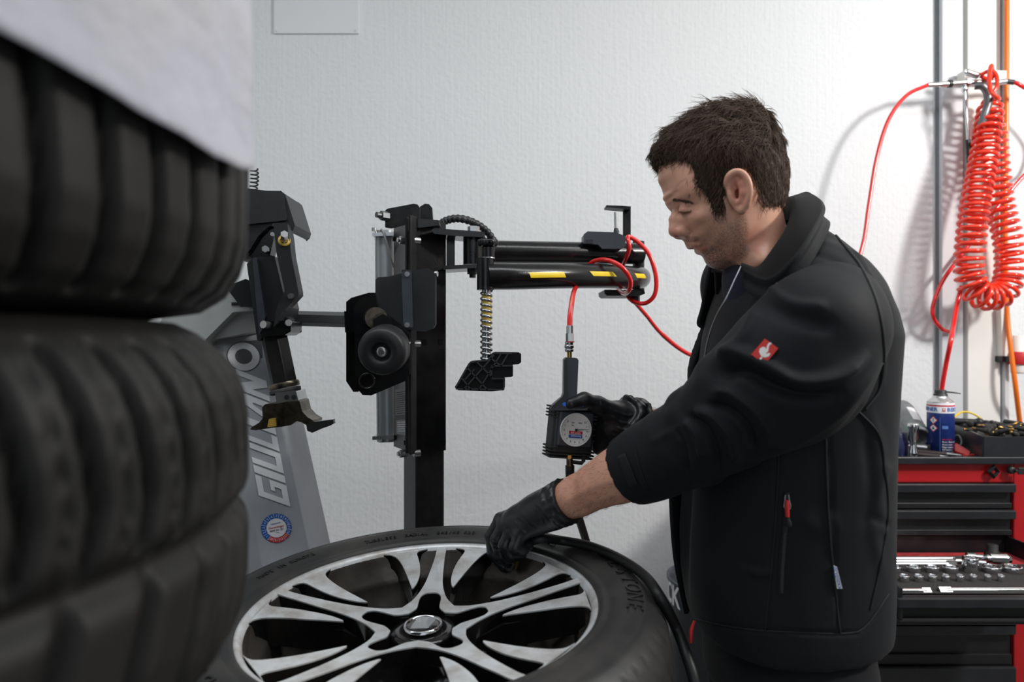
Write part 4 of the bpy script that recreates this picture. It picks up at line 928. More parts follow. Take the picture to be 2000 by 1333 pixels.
b = MB(); b.lathe([(CR + .0004, CH_ - .011), (CR + .0004, CH_ - .0065)], cb_, (0, 0, 1), 64); b.build('red_band', M['decal_red'], canb)
def wrap(b, txt, ang, z, size, mi, sx=1.0, adv=.62):   # letters round the can, angle 0 faces the camera ray
    base = math.atan2(-cb_.y, -cb_.x); tot_ = 0; pos = []
    for ch_ in txt:
        w_ = size * (adv * (1.15 if ch_ in 'WMNB' else .95 if ch_ not in 'IilE ' else .78)); pos.append(tot_ + w_ / 2); tot_ += w_
    for ch_, p_ in zip(txt, pos):
        if ch_ == ' ': continue
        a = base + ang + (p_ / CR); n_ = Vector((math.cos(a), math.sin(a), 0)); rt = Vector((-math.sin(a), math.cos(a), 0))
        b.text(ch_, frame(cb_ + n_ * (CR + .0006) + Vector((0, 0, z)), rt, (0, 0, 1)), size, mi, .0001, offset=.0004 if size > .008 else 0, sx=sx)
b = MB(); zt_ = CH_ - .0205; wrap(b, 'WERNER', -1.78, zt_, .0165, 0); wrap(b, 'BERTZ', .43, zt_, .0165, 0)
base = math.atan2(-cb_.y, -cb_.x)
def patch(b, a0, a1, z0, z1, mi, lift=.0005, n=8):
    vs = []
    for i in range(n + 1):
        a = base + a0 + (a1 - a0) * i / n; n_ = Vector((math.cos(a), math.sin(a), 0)) * (CR + lift); vs += [cb_ + n_ + Vector((0, 0, z0)), cb_ + n_ + Vector((0, 0, z1))]
    b.add(vs, [(2 * i, 2 * i + 2, 2 * i + 3, 2 * i + 1) for i in range(n)], mi)
patch(b, .12, .34, zt_ - .0055, zt_ + .0055, 1); patch(b, .20, .26, zt_ - .003, zt_ + .006, 2, .0009); patch(b, .16, .30, zt_ + .0005, zt_ + .003, 2, .0009)
b.build('brand_lettering', [M['decal_blue'], M['decal_red'], M['can_white']], canb)
b = MB()
for k, z in enumerate((CH_ * .80 - .022, CH_ * .80 - .046)):
    for mi, s_, lift in ((1, .0125, .0006), (2, .0100, .0010)):
        vs = []
        for (da, dz) in ((0, -s_), (s_, 0), (0, s_), (-s_, 0)):
            a = base - .52 + da / CR; n_ = Vector((math.cos(a), math.sin(a), 0)) * (CR + lift); vs.append(cb_ + n_ + Vector((0, 0, z + dz)))
        b.add(vs, [(0, 1, 2, 3)], mi, False)
    a = base - .52; n_ = Vector((math.cos(a), math.sin(a), 0)); rt = Vector((-math.sin(a), math.cos(a), 0))
    if k == 0: b.text('!', frame(cb_ + n_ * (CR + .0013) + Vector((0, 0, z)), rt, (0, 0, 1)), .014, 3, .0001, offset=.0004)
    else:
        o = cb_ + n_ * (CR + .0013) + Vector((0, 0, z)); q = [(0, -.005), (.0035, -.003), (.003, .0015), (.0012, -.0002), (.0008, .006), (-.002, .0025), (-.0036, -.002)]
        b.add([o + rt * x + Vector((0, 0, y)) for x, y in q], [tuple(range(len(q)))], 3, False)
b.build('hazard_diamonds', [M['can_white'], M['decal_red'], M['can_white'], M['decal_dark']], canb)
b = MB(); patch(b, -.05, -.02, .006, CH_ * .80 - .012, 0); zz = .047
for k, (tx_, mi) in enumerate((('Rostloser', 1), ('Rust Remover', 2), ('Rostloser', 2), ('Degrippant', 2), ('Afloxante', 2), ('Sbloccante', 2))): wrap(b, tx_, .12, zz - k * .0078, .0068, mi, adv=.56)
patch(b, .12, .55, CH_ * .5, CH_ * .56, 0); b.build('label_print', [M['can_blue'], M['decal_red'], M['can_white']], canb)

# other things on the chest top
b = MB(); p0, p1 = Vector((P(1768, 0, 2.27).x, 2.30, ZT + .128)), Vector((P(1790, 0, 2.13).x + .008, 2.135, ZT + .045))
ax = (p0 - p1).normalized(); Lb = (p0 - p1).length
bt = thing('bottle', 'grey plastic bottle lying tilted behind the tall chrome socket', 'bottle', (p1.x, p1.y + .05, ZT))
b.lathe([(.030, .001), (.0355, .0), (.037, .004), (.036, .02), (.036, Lb * .8), (.030, Lb * .95), (.02, Lb), (.001, Lb)], p1, ax, 48); b.lathe([(.030, .001), (.030, Lb * .7), (.001, Lb * .7)], p1, ax, 32); b.build('bottle_body', M['bottle_grey'], bt)
b = MB(); b.lathe([(.0364, .018), (.0368, .019), (.0368, .022), (.0364, .023)], p1, ax, 48); b.build('green_ring', M['green_paint'], bt)
u = ax.cross(Vector((0, 0, 1))).normalized(); w_ = u.cross(ax).normalized(); w_ = w_ if w_.z > 0 else -w_; vs = []
b = MB()
for i in range(7):
    a = -.1 + i * .12; dv = (-Vector((0, 1, 0)) * 0 + u * (1 if u.y < 0 else -1)) * math.sin(a + .0) + w_ * math.cos(a); vs += [p1 + ax * .05 + dv * .0366, p1 + ax * (.05 + .075) + dv * .0366]
b.add(vs, [(2 * i, 2 * i + 1, 2 * i + 3, 2 * i + 2) for i in range(6)]); b.build('paper_label', M['can_white'], bt)
b = MB(); p = Vector((P(1784, 0, 2.03).x, 2.03, ZT)); H = P(0, 828, 2.03).z - ZT
b.lathe([(.0115, 0), (.0122, .002), (.0122, .020), (.0095, .028), (.0088, .040), (.0095, .052), (.0118, .058), (.0120, H - .018), (.0145, H - .014), (.0150, H - .002), (.0140, H), (.0105, H), (.0105, H - .02), (.001, H - .02)], p, (0, 0, 1), 36)
tag(b.build('deep_socket', M['chrome']), 'tall chrome deep socket standing upright beside the spray can', 'socket')
b = MB(); p = Vector((P(1755, 0, 2.06).x, 2.07, ZT)); b.lathe([(.001, 0), (.028, 0), (.030, .004), (.030, .045), (.027, .054), (.027, .07), (.024, .073), (.001, .073)], p, (0, 0, 1), 40)
tag(b.build('navy_jar', M['navy_plastic']), 'dark navy plastic jar next to the man’s back on the chest'.replace('’', "'"), 'jar')
b = MB(); p0 = Vector((P(1788, 0, 2.12).x, 2.15, ZT + .016)); p1 = p0 + Vector((.032, -.03, 0)); b.cyl(p0, p1, .0125, seg=24); b.cyl(p1, p1 + (p1 - p0) * .15, .0105, seg=24); b.cyl(p1 + (p1 - p0) * .15, p1 + (p1 - p0) * .3, .013, seg=6, mi=1, smooth=False)
tag(b.build('hose_fitting', [M['zinc'], M['black_plastic']]), 'short metal hose fitting lying behind the tall chrome socket', 'fitting')
for k, (xa, ya, xb_, yb_, lab) in enumerate(((1790, 2.115, 1878, 2.045, 'rear of the two brown pin punches lying before the spray can'), (1786, 2.065, 1861, 2.005, 'front pin punch with pale tip lying beside the tall chrome socket'))):
    pu = thing('pin_punch', lab, 'punch', (P(xa, 0, ya).x, ya, ZT)); a, c = Vector((P(xa, 0, ya).x, ya, ZT + .0065)), Vector((P(xb_, 0, yb_).x, yb_, ZT + .005)); t_ = c - a
    b = MB(); b.cyl(a, a + t_ * .68, .0062, seg=8, smooth=False); b.build('grip', M['punch_brown'], pu); b = MB(); b.cyl(a + t_ * .68, c, .0060, .0024, seg=20); b.build('tip', M['steel'], pu)
b = MB(); z0 = ZT + .001
qa = [Vector((P(x, 0, y).x, y, z0 + h)) for x, y, h in ((1855, 2.12, .004), (1868, 2.15, .020), (1895, 2.06, .008), (1892, 2.03, .002))]; b.prism(qa, (0, 0, .006)); qa = [Vector((P(x, 0, y).x, y, z0)) for x, y in ((1880, 2.04), (1908, 2.055), (1913, 2.05), (1890, 2.025))]; b.prism(qa, (0, 0, .008))
tag(b.build('plastic_clip', M['clip_red'], bevel=.002), 'red plastic clip lying at the foot of the spray can', 'clip')
b = MB(); b.tube(spline([Vector((P(1862, 0, 2.25).x, 2.25, ZT + .095)), Vector((P(1880, 0, 2.27).x, 2.27, ZT + .112)), Vector((P(1900, 0, 2.28).x, 2.28, ZT + .105)), Vector((P(1918, 0, 2.29).x, 2.29, ZT + .085))], 8), .003, 8); tag(b.build('yellow_wire', M['wire_yellow']), 'thin yellow wire arching behind the spray can', 'wire')
b = MB(); b.tube(spline([Vector((P(1852, 0, 2.2).x, 2.2, ZT + .02)), Vector((P(1870, 0, 2.16).x, 2.16, ZT + .05)), Vector((P(1878, 0, 2.13).x, 2.13, ZT + .03)), Vector((P(1868, 0, 2.10).x, 2.11, ZT + .008)), Vector((P(1855, 0, 2.09).x, 2.10, ZT + .004))], 8), .0028, 8); tag(b.build('bent_wire', M['bottle_grey']), 'bent grey wire beside the spray can', 'wire')
b = MB(); b.cyl((P(1862, 0, 2.25).x, 2.25, zb1 + .012), (P(1912, 0, 2.22).x, 2.22, zb1 + .012), .010, seg=16); b.lathe([(.001, -.012), (.012, -.008), (.014, 0), (.012, .008), (.001, .012)], (P(1912, 0, 2.22).x, 2.22, zb1 + .012), (1, 0, 0), 20); tag(b.build('screwdriver', M['black_plastic']), 'black screwdriver handle lying at the back edge of the valve bin', 'screwdriver')
# pile of black rubber valves in the bin, each built on its own
def make_valve():
    r_ = thing('tyre_valve', '', 'valve', (0, 0, 0), 'black rubber valves in the chest bin'); b = MB()
    b.lathe([(.001, 0), (.0085, 0), (.0095, .002), (.0095, .006), (.0075, .008), (.0075, .011), (.0085, .013), (.0065, .02), (.0048, .034), (.0045, .038)], (0, 0, 0), (0, 0, 1), 14); b.build('stem', M['rubber'], r_)
    b = MB(); b.lathe([(.0036, .038), (.0036, .047), (.003, .049), (.001, .049)], (0, 0, 0), (0, 0, 1), 12); b.build('tip', M['brass'], r_); return r_
vproto = make_valve(); VL = 'one of the small black rubber tyre valves with a brass tip heaped in the bin'
k = 0; spots = []
for row, (y, n_) in enumerate(((2.01, 9), (2.06, 9), (2.12, 9), (2.18, 8), (2.24, 7))):
    xa = np.interp(y, [yb0, yb1], [xL0, xL1]) + .022
    for i in range(n_): spots.append((xa + i * .024 + random.uniform(-.006, .006), y + random.uniform(-.012, .012), zbf + random.uniform(.012, .03) + (.008 if row < 4 else 0)))
for i, s_ in enumerate(spots):
    v = vproto if i == 0 else copy_thing(vproto); v.location = s_; v.rotation_euler = (random.choice([1, -1]) * random.uniform(1.2, 1.75), random.uniform(-.3, .3), random.uniform(0, 6.3)); v['label'] = VL
# sockets in the foam
def make_socket(deep=False):
    b = MB(); b.lathe([(.90, 0), (1.0, .05), (1.0, .86), (.97, .92), (.90, .95), (.76, .95), (.70, .90), (.66, .55), (.01, .55)], (0, 0, 0), (0, 0, 1), 36)
    b.lathe([(.70, .93), (.62, .80), (.62, .56)], (0, 0, 0), (0, 0, 1), 6, smooth=False); o = b.build('socket', M['chrome']); OFF[o.name] = Vector((0, 0, 0)); return o
sp = make_socket(); first = True
big = [(1747, 29), (1785, 30), (1820, 31), (1857, 33), (1895, 34), (1937, 39), (1977, 41)]; small = [(1739, 22), (1766, 23), (1794, 21), (1821, 20), (1847, 19), (1875, 18), (1901, 17), (1929, 16), (1955, 16)]
ordn = ['first', 'second', 'third', 'fourth', 'fifth', 'sixth', 'seventh', 'eighth', 'ninth']
for rowname, lst, yy, py in (('back row of large sockets', big, 1.785, 1114), ('front row of small sockets', small, 1.715, 1132)):
    for i, (px, w_) in enumerate(lst):
        o = sp if first else sp.copy()
        if not first: C.objects.link(o)
        first = False; r_ = w_ / 2 * yy / F * .84; tall = 1.0 if not (px == 1895) else 2.2
        o.scale = (r_, r_, .020 * tall); o.location = (P(px, 0, yy).x, yy, zf - .004)
        o['label'] = 'chrome socket, %s from the man in the %s' % (ordn[i], rowname); o['category'] = 'socket'; o['group'] = 'chrome sockets in the open drawer'
def rod(label, name, px0, px1, y0, y1, r, z, bits=(), cat='bar'):
    t_ = thing(name, label, cat, (P(px0, 0, y0).x, y0, z)); a, c = Vector((P(px0, 0, y0).x, y0, z + r)), Vector((P(px1, 0, y1).x, y1, z + r)); b = MB(); b.cyl(a, c, r, seg=20); b.build('shaft', M['chrome'], t_)
    for (f0, f1, rr, sd) in bits:
        b = MB(); b.cyl(a.lerp(c, f0), a.lerp(c, f1), rr, seg=sd, smooth=sd > 8); b.build('drive_end', M['steel'], t_)
    return t_
zr = zf - .010
rod('chrome extension bar with square tip in the front groove near the man', 'extension_bar', 1700, 1808, 1.648, 1.648, .007, zf - .008, ((.93, 1.08, .0085, 4),))
rod('long chrome breaker bar in the front groove of the drawer, right', 'breaker_bar', 1846, 2060, 1.648, 1.648, .008, zf - .008, ((-.06, .05, .0095, 4),))
rod('rearmost chrome bar lying on the red felt of the drawer', 'extension_bar', 1700, 1870, 1.895, 1.895, .0075, zr, ((.97, 1.06, .0095, 8),))
rod('middle chrome bar lying on the red felt of the drawer', 'extension_bar', 1700, 1872, 1.872, 1.872, .0075, zr, ((.95, 1.03, .011, 20),))
rod('front chrome bar lying on the red felt of the drawer', 'extension_bar', 1700, 1862, 1.862 - .012, 1.862 - .012, .0075, zr, ((.93, 1.02, .0105, 8),))
rod('cone shaped chrome adapter on the red felt', 'socket_adapter', 1888, 1920, 1.90, 1.89, .011, zr, ((0, .5, .014, 24), (.9, 1.3, .006, 4)), 'adapter')
rod('small chrome adapter before the cone shaped one', 'socket_adapter', 1902, 1925, 1.86, 1.85, .009, zr, ((-.3, .2, .0075, 4),), 'adapter')
rod('fat chrome universal joint lying in the rear right of the drawer', 'universal_joint', 1932, 1965, 1.87, 1.865, .016, zr, ((-.2, .15, .013, 24), (.95, 1.25, .010, 8)), 'joint')
b = MB(); p = Vector((P(1941, 0, 1.93).x, 1.935, zr)); b.lathe([(.001, 0), (.020, 0), (.021, .004), (.021, .014), (.014, .018), (.014, .034), (.012, .036), (.001, .036)], p, (0, 0, 1), 24); tag(b.build('rubber_knob', M['rubber']), 'black rubber knob at the back of the open drawer', 'knob')

# ------------------------------------------------------------------ bucket behind the wheel
bk = thing('bucket', 'dark blue grey bucket with white letters behind the man and wheel', 'bucket', (P(1410, 0, 2.1).x, 2.15, 0))
bc = Vector((P(1404, 0, 2.1).x, 2.1, 0)); zk = P(0, 1128, 2.1).z
b = MB(); b.lathe([(.001, 0), (.13, 0), (.134, .006), (.150, zk - .01), (.156, zk - .008), (.157, zk), (.150, zk), (.146, zk - .02), (.13, .02), (.001, .02)], bc, (0, 0, 1), 64); bo = b.build('bucket_body', M['bucket'], bk)
b = MB(); base = math.atan2(-bc.y, -bc.x)
for ch_, a_ in zip('ROCK', (-1.55, -1.25, -.93, -.62)):
    a = base + a_ - .36; n_ = Vector((math.cos(a), math.sin(a), 0)); zz = P(0, 1182, 2.0).z; rr = np.interp(zz, [0, zk], [.134, .150]) + .0012
    b.text(ch_, frame(bc + n_ * rr + Vector((0, 0, zz)), (-math.sin(a), math.cos(a), 0), (0, 0, 1)), .088, 0, .0003, offset=.002, sx=.8)
b.build('bucket_lettering', M['decal_white'], bo)

# ------------------------------------------------------------------ implicit surface modelling for the person
class Field:
    def __init__(s, lo, hi, h):
        s.lo = np.array(lo, float); s.h = h; s.n = np.ceil((np.array(hi) - s.lo) / h).astype(int) + 1
        s.ax = [(s.lo[i] + h * np.arange(s.n[i])).astype(np.float32) for i in range(3)]
        s.D = np.full(tuple(s.n), 1.0, np.float32)
    def sl(s, lo, hi, m):
        a = np.clip(((np.array(lo) - m - s.lo) / s.h).astype(int), 0, s.n); b = np.clip(((np.array(hi) + m - s.lo) / s.h).astype(int) + 2, 0, s.n)
        sl = tuple(slice(a[i], b[i]) for i in range(3))
        X, Y, Z = s.ax[0][sl[0]][:, None, None], s.ax[1][sl[1]][None, :, None], s.ax[2][sl[2]][None, None, :]
        return sl, X, Y, Z
    def put(s, sl, d, k, sub=False):
        A = s.D[sl]
        if A.size == 0: return
        if sub: A = -A
        if k > 0:
            h = np.clip(.5 + .5 * (A - d) / k, 0, 1); r = A * (1 - h) + d * h - k * h * (1 - h)
        else: r = np.minimum(A, d)
        s.D[sl] = -r if sub else r
    def cap(s, a, b, r0, r1=None, k=.01, sub=False, flat=None):
        r1 = r0 if r1 is None else r1; a = np.array(a, float); b = np.array(b, float); rm = max(r0, r1)
        sl, X, Y, Z = s.sl(np.minimum(a, b) - rm, np.maximum(a, b) + rm, k + .012); ba = b - a; L2 = max(ba.dot(ba), 1e-12)
        t = np.clip(((X - a[0]) * ba[0] + (Y - a[1]) * ba[1] + (Z - a[2]) * ba[2]) / L2, 0, 1)
        d = np.sqrt((X - a[0] - ba[0] * t) ** 2 + (Y - a[1] - ba[1] * t) ** 2 + (Z - a[2] - ba[2] * t) ** 2) - (r0 + (r1 - r0) * t)
        s.put(sl, d, k, sub)
    def chain(s, pts, rs, k=.01, sub=False):
        for i in range(len(pts) - 1): s.cap(pts[i], pts[i + 1], rs[i], rs[i + 1], k, sub)
    def ell(s, c, r, R=None, k=.01, sub=False):
        c = np.array(c, float); r = np.array(r, float); rm = r.max()
        sl, X, Y, Z = s.sl(c - rm, c + rm, k + .012); X, Y, Z = X - c[0], Y - c[1], Z - c[2]
        if R is not None:
            R = np.array(R, float); X, Y, Z = (R[0, 0] * X + R[1, 0] * Y + R[2, 0] * Z, R[0, 1] * X + R[1, 1] * Y + R[2, 1] * Z, R[0, 2] * X + R[1, 2] * Y + R[2, 2] * Z)
        k0 = np.sqrt((X / r[0]) ** 2 + (Y / r[1]) ** 2 + (Z / r[2]) ** 2); k1 = np.sqrt((X / r[0] ** 2) ** 2 + (Y / r[1] ** 2) ** 2 + (Z / r[2] ** 2) ** 2) + 1e-6
        s.put(sl, k0 * (k0 - 1) / k1, k, sub)
    def column(s, lev, k=.02, p=2.4):
        """stack of super-elliptic sections: (z, cx, cy, a, b)"""
        lev = sorted(lev); L = np.array(lev); z0, z1 = L[0, 0], L[-1, 0]
        lo = [(L[:, 1] - L[:, 3]).min(), (L[:, 2] - L[:, 4]).min(), z0]; hi = [(L[:, 1] + L[:, 3]).max(), (L[:, 2] + L[:, 4]).max(), z1]
        sl, X, Y, Z = s.sl(lo, hi, k + .02); z = Z.ravel()
        I = lambda c: np.interp(z, L[:, 0], L[:, c])[None, None, :]
        a, b = I(3), I(4); q = (np.abs((X - I(1)) / a) ** p + np.abs((Y - I(2)) / b) ** p) ** (1 / p)
        d = (q - 1) * np.minimum(a, b); d = np.maximum(d, np.maximum(z0 - Z, Z - z1)); s.put(sl, d.astype(np.float32), k)
    def cut(s, o, n):     # keep the side the normal points away from
        o = np.array(o, float); n = np.array(n, float); n /= np.linalg.norm(n)
        d = (s.ax[0][:, None, None] - o[0]) * n[0] + (s.ax[1][None, :, None] - o[1]) * n[1] + (s.ax[2][None, None, :] - o[2]) * n[2]
        s.D = np.maximum(s.D, d.astype(np.float32))
    def mesh(s):
        D = s.D; S = D < 0; c = np.zeros(tuple(s.n - 1), np.int8)
        for i in (0, 1):
            for j in (0, 1):
                for k in (0, 1): c += S[i:s.n[0] - 1 + i, j:s.n[1] - 1 + j, k:s.n[2] - 1 + k]
        cells = np.argwhere((c > 0) & (c < 8)); idx = np.full(c.shape, -1, np.int64); idx[tuple(cells.T)] = np.arange(len(cells))
        acc = np.zeros((len(cells), 3)); cnt = np.zeros(len(cells)); cor = [np.array(q) for q in np.ndindex(2, 2, 2)]
        for a in cor:
            for ax in range(3):
                if a[ax]: continue
                e = np.zeros(3, int); e[ax] = 1; p, q = cells + a, cells + a + e
                d0, d1 = D[tuple(p.T)], D[tuple(q.T)]; m = (d0 < 0) != (d1 < 0); t = d0[m] / (d0[m] - d1[m])
                acc[m] += a + t[:, None] * e; cnt[m] += 1
        V = (cells + acc / cnt[:, None]) * s.h + s.lo; Fs = []
        for ax in range(3):
            e = np.zeros(3, int); e[ax] = 1; b_, c_ = (ax + 1) % 3, (ax + 2) % 3; eb = np.zeros(3, int); eb[b_] = 1; ec = np.zeros(3, int); ec[c_] = 1
            A = S[tuple(slice(0, s.n[i] - e[i]) for i in range(3))]; B = S[tuple(slice(e[i], s.n[i]) for i in range(3))]
            g = np.argwhere(A != B); g = g[(g[:, b_] > 0) & (g[:, c_] > 0) & (g[:, b_] < s.n[b_] - 1) & (g[:, c_] < s.n[c_] - 1)]
            q = np.stack([idx[tuple((g - eb - ec).T)], idx[tuple((g - ec).T)], idx[tuple(g.T)], idx[tuple((g - eb).T)]], 1)
            fl = A[tuple(g.T)]; q[~fl] = q[~fl][:, ::-1]; Fs.append(q)
        Fq = np.concatenate(Fs); Fq = Fq[(Fq >= 0).all(1)]
        return V, Fq
def normals(V, Q):
    a = V[Q[:, 2]] - V[Q[:, 0]]; b = V[Q[:, 3]] - V[Q[:, 1]]; n = np.cross(a, b); N_ = np.zeros_like(V)
    for i in range(4): np.add.at(N_, Q[:, i], n)
    return N_ / (np.linalg.norm(N_, axis=1)[:, None] + 1e-12)
def relax(V, Q, it=2, lam=.5):
    E = np.concatenate([Q[:, [0, 1]], Q[:, [1, 2]], Q[:, [2, 3]], Q[:, [3, 0]]])
    for _ in range(it):
        A = np.zeros_like(V); c = np.zeros(len(V)); np.add.at(A, E[:, 0], V[E[:, 1]]); np.add.at(c, E[:, 0], 1); np.add.at(A, E[:, 1], V[E[:, 0]]); np.add.at(c, E[:, 1], 1)
        V = V + lam * (A / np.maximum(c, 1)[:, None] - V)
    return V
def pix(V): return np.stack([1000 + F * V[:, 0] / V[:, 1], 666.5 - F * (V[:, 2] - CAMH) / V[:, 1]], 1)
def sculpt(V, Q, strokes, dmax=None):
    """raise (+) or press in (-) folds and creases along lines over the visible side. stroke: (points, width px, amount m)"""
    N_ = normals(V, Q); px = pix(V); view = V - np.array([0, 0, CAMH]); f = -(N_ * view).sum(1) / np.linalg.norm(view, axis=1)
    vis = np.clip(f * 4, 0, 1); off = np.zeros(len(V))
    for st in strokes:
        pts, w, amt = st[0], st[1], st[2]; pts = np.array([tuple(p)[:2] for p in spline([Vector((x, y, 0)) for x, y in pts], 6)])
        m = (px[:, 0] > pts[:, 0].min() - 3 * w) & (px[:, 0] < pts[:, 0].max() + 3 * w) & (px[:, 1] > pts[:, 1].min() - 3 * w) & (px[:, 1] < pts[:, 1].max() + 3 * w)
        if len(st) > 3: m &= (V[:, 1] < st[3])
        if dmax: m &= V[:, 1] < dmax
        if not m.any(): continue
        q = px[m]; best = np.full(len(q), 1e9); tt = np.zeros(len(q)); n_ = len(pts)
        for i in range(n_ - 1):
            a, b = pts[i], pts[i + 1]; ba = b - a; t = np.clip(((q - a) @ ba) / max(ba @ ba, 1e-9), 0, 1); d = np.linalg.norm(q - a - t[:, None] * ba, axis=1)
            u = d < best; best[u] = d[u]; tt[u] = (i + t[u]) / (n_ - 1)
        off[m] += amt * np.exp(-(best / w) ** 2) * np.clip(np.sin(np.pi * np.clip(tt, .0, 1)) * 2.2 + .15, 0, 1)
    return V + N_ * (off * vis)[:, None]
def obj_np(name, V, Q, mats, parent, attrs=None, midx=None):
    off = np.array(wloc(parent)); me = bpy.data.meshes.new(name)
    me.vertices.add(len(V)); me.vertices.foreach_set('co', (V - off).astype(np.float32).ravel()); nf = len(Q); k = Q.shape[1]
    me.loops.add(nf * k); me.loops.foreach_set('vertex_index', Q.astype(np.int32).ravel()); me.polygons.add(nf)
    me.polygons.foreach_set('loop_start', np.arange(0, nf * k, k, dtype=np.int32)); me.polygons.foreach_set('loop_total', np.full(nf, k, np.int32))
    for m_ in (mats if isinstance(mats, (list, tuple)) else [mats]): me.materials.append(m_)
    if midx is not None: me.polygons.foreach_set('material_index', midx.astype(np.int32))
    me.polygons.foreach_set('use_smooth', np.ones(nf, bool)); me.update(calc_edges=True); me.validate()
    if attrs:
        for nm, v in attrs.items(): at = me.attributes.new(nm, 'FLOAT', 'POINT'); at.data.foreach_set('value', v.astype(np.float32))
    o = bpy.data.objects.new(name, me); C.objects.link(o); o.parent = parent; OFF[o.name] = Vector(off); return o
def blob(pts, w):   # smooth weight from pixel blobs: list of (x, y, rx, ry, weight)
    out = np.zeros(len(w))
    for (x, y, rx, ry, k) in pts: out = np.maximum(out, k * np.clip(1.6 - ((w[:, 0] - x) / rx) ** 2 - ((w[:, 1] - y) / ry) ** 2, 0, 1))
    return out

mat('skin', (222, 168, 142), 0.42, var=(26, .45, (192, 128, 108)), bump=(420, .10, .001), sss=.12, attr='beard', attr_rgb=(62, 50, 44))
mat('hair_brown', (92, 75, 62), .58, spec=.22, var=(300, .6, (58, 46, 38)))
mat('hair_base', (50, 40, 34), .9, spec=.03)
mat('lash', (34, 26, 22), .6)
mat('jacket_cloth', (24, 26, 30), .7, spec=.22, sheen=.02, var=(10, .4, (21, 22, 25)), bump=(900, .10, .0006))
mat('collar_lining', (31, 29, 29), .95, spec=.15, sheen=.04, bump=(700, .25, .001))
mat('seam', (20, 21, 23), .7)
mat('velcro', (24, 24, 26), .95, bump=(1400, .4, .001))
mat('shirt_navy', (40, 40, 58), .9)
mat('trouser_cloth', (27, 28, 31), .85, spec=.2, sheen=.03, bump=(500, .12, .001))
mat('glove_nitrile', (30, 32, 34), .36, var=(30, .3, (40, 42, 45)), bump=(70, .25, .003))
mat('zip_metal', (160, 162, 166), .3, 1.0)
mat('badge_red', (206, 44, 40), .55)
mat('badge_white', (238, 236, 232), .55)

YH = 1.05                                   # midplane of the head
def H(px, py, t=0.0): p = P(px, py, YH); return np.array([p.x, p.y + t, p.z])       # point on the midplane moved sideways
def Qd(px, py, t): return np.array(P(px, py, YH + t))                               # where the camera sees it at side offset t
def mir(p): return np.array([p[0], 2 * YH - p[1], p[2]])
man = thing('person', 'man in black jacket and black gloves leaning over the wheel to inflate the tyre', 'person', (.42, 1.08, 0))

def rot(deg):    # pitch of the head: forward is -x, rotated down
    a = math.radians(deg); return np.array([[math.cos(a), 0, math.sin(a)], [0, 1, 0], [-math.sin(a), 0, math.cos(a)]])
def poly_dist(px, py, poly):
    x, y = px.ravel(), py.ravel(); d = np.full(x.shape, 1e9, np.float32); ins = np.zeros(x.shape, bool); n = len(poly)
    for k in range(n):
        (ax_, ay), (bx, by) = poly[k], poly[(k + 1) % n]; ex, ey = bx - ax_, by - ay; t = np.clip(((x - ax_) * ex + (y - ay) * ey) / (ex * ex + ey * ey), 0, 1)
        d = np.minimum(d, np.hypot(x - ax_ - ex * t, y - ay - ey * t)); c = ((ay > y) != (by > y)); ins ^= c & (x < ex * (y - ay) / (ey if ey else 1e-9) + ax_)
    return (np.where(ins, d, -d)).reshape(px.shape)
RS = rot(-16)
def rbf_fit(pts, val, lam=2.5e-4):
    pts = np.array(pts, float) / 100; n = len(pts); r = np.linalg.norm(pts[:, None] - pts[None], axis=2); A = np.zeros((n + 3, n + 3)); A[:n, :n] = r ** 3 + np.eye(n) * lam
    A[:n, n] = 1; A[:n, n + 1:] = pts; A[n, :n] = 1; A[n + 1:, :n] = pts.T; c = np.linalg.solve(A, np.concatenate([val, np.zeros(3)]))
    def ev(U, W_):
        u, w = U.ravel() / 100, W_.ravel() / 100; out = c[n] + c[n + 1] * u + c[n + 2] * w
        for k in range(n): out = out + c[k] * ((u - pts[k, 0]) ** 2 + (w - pts[k, 1]) ** 2) ** 1.5
        return out.reshape(U.shape)
    return ev
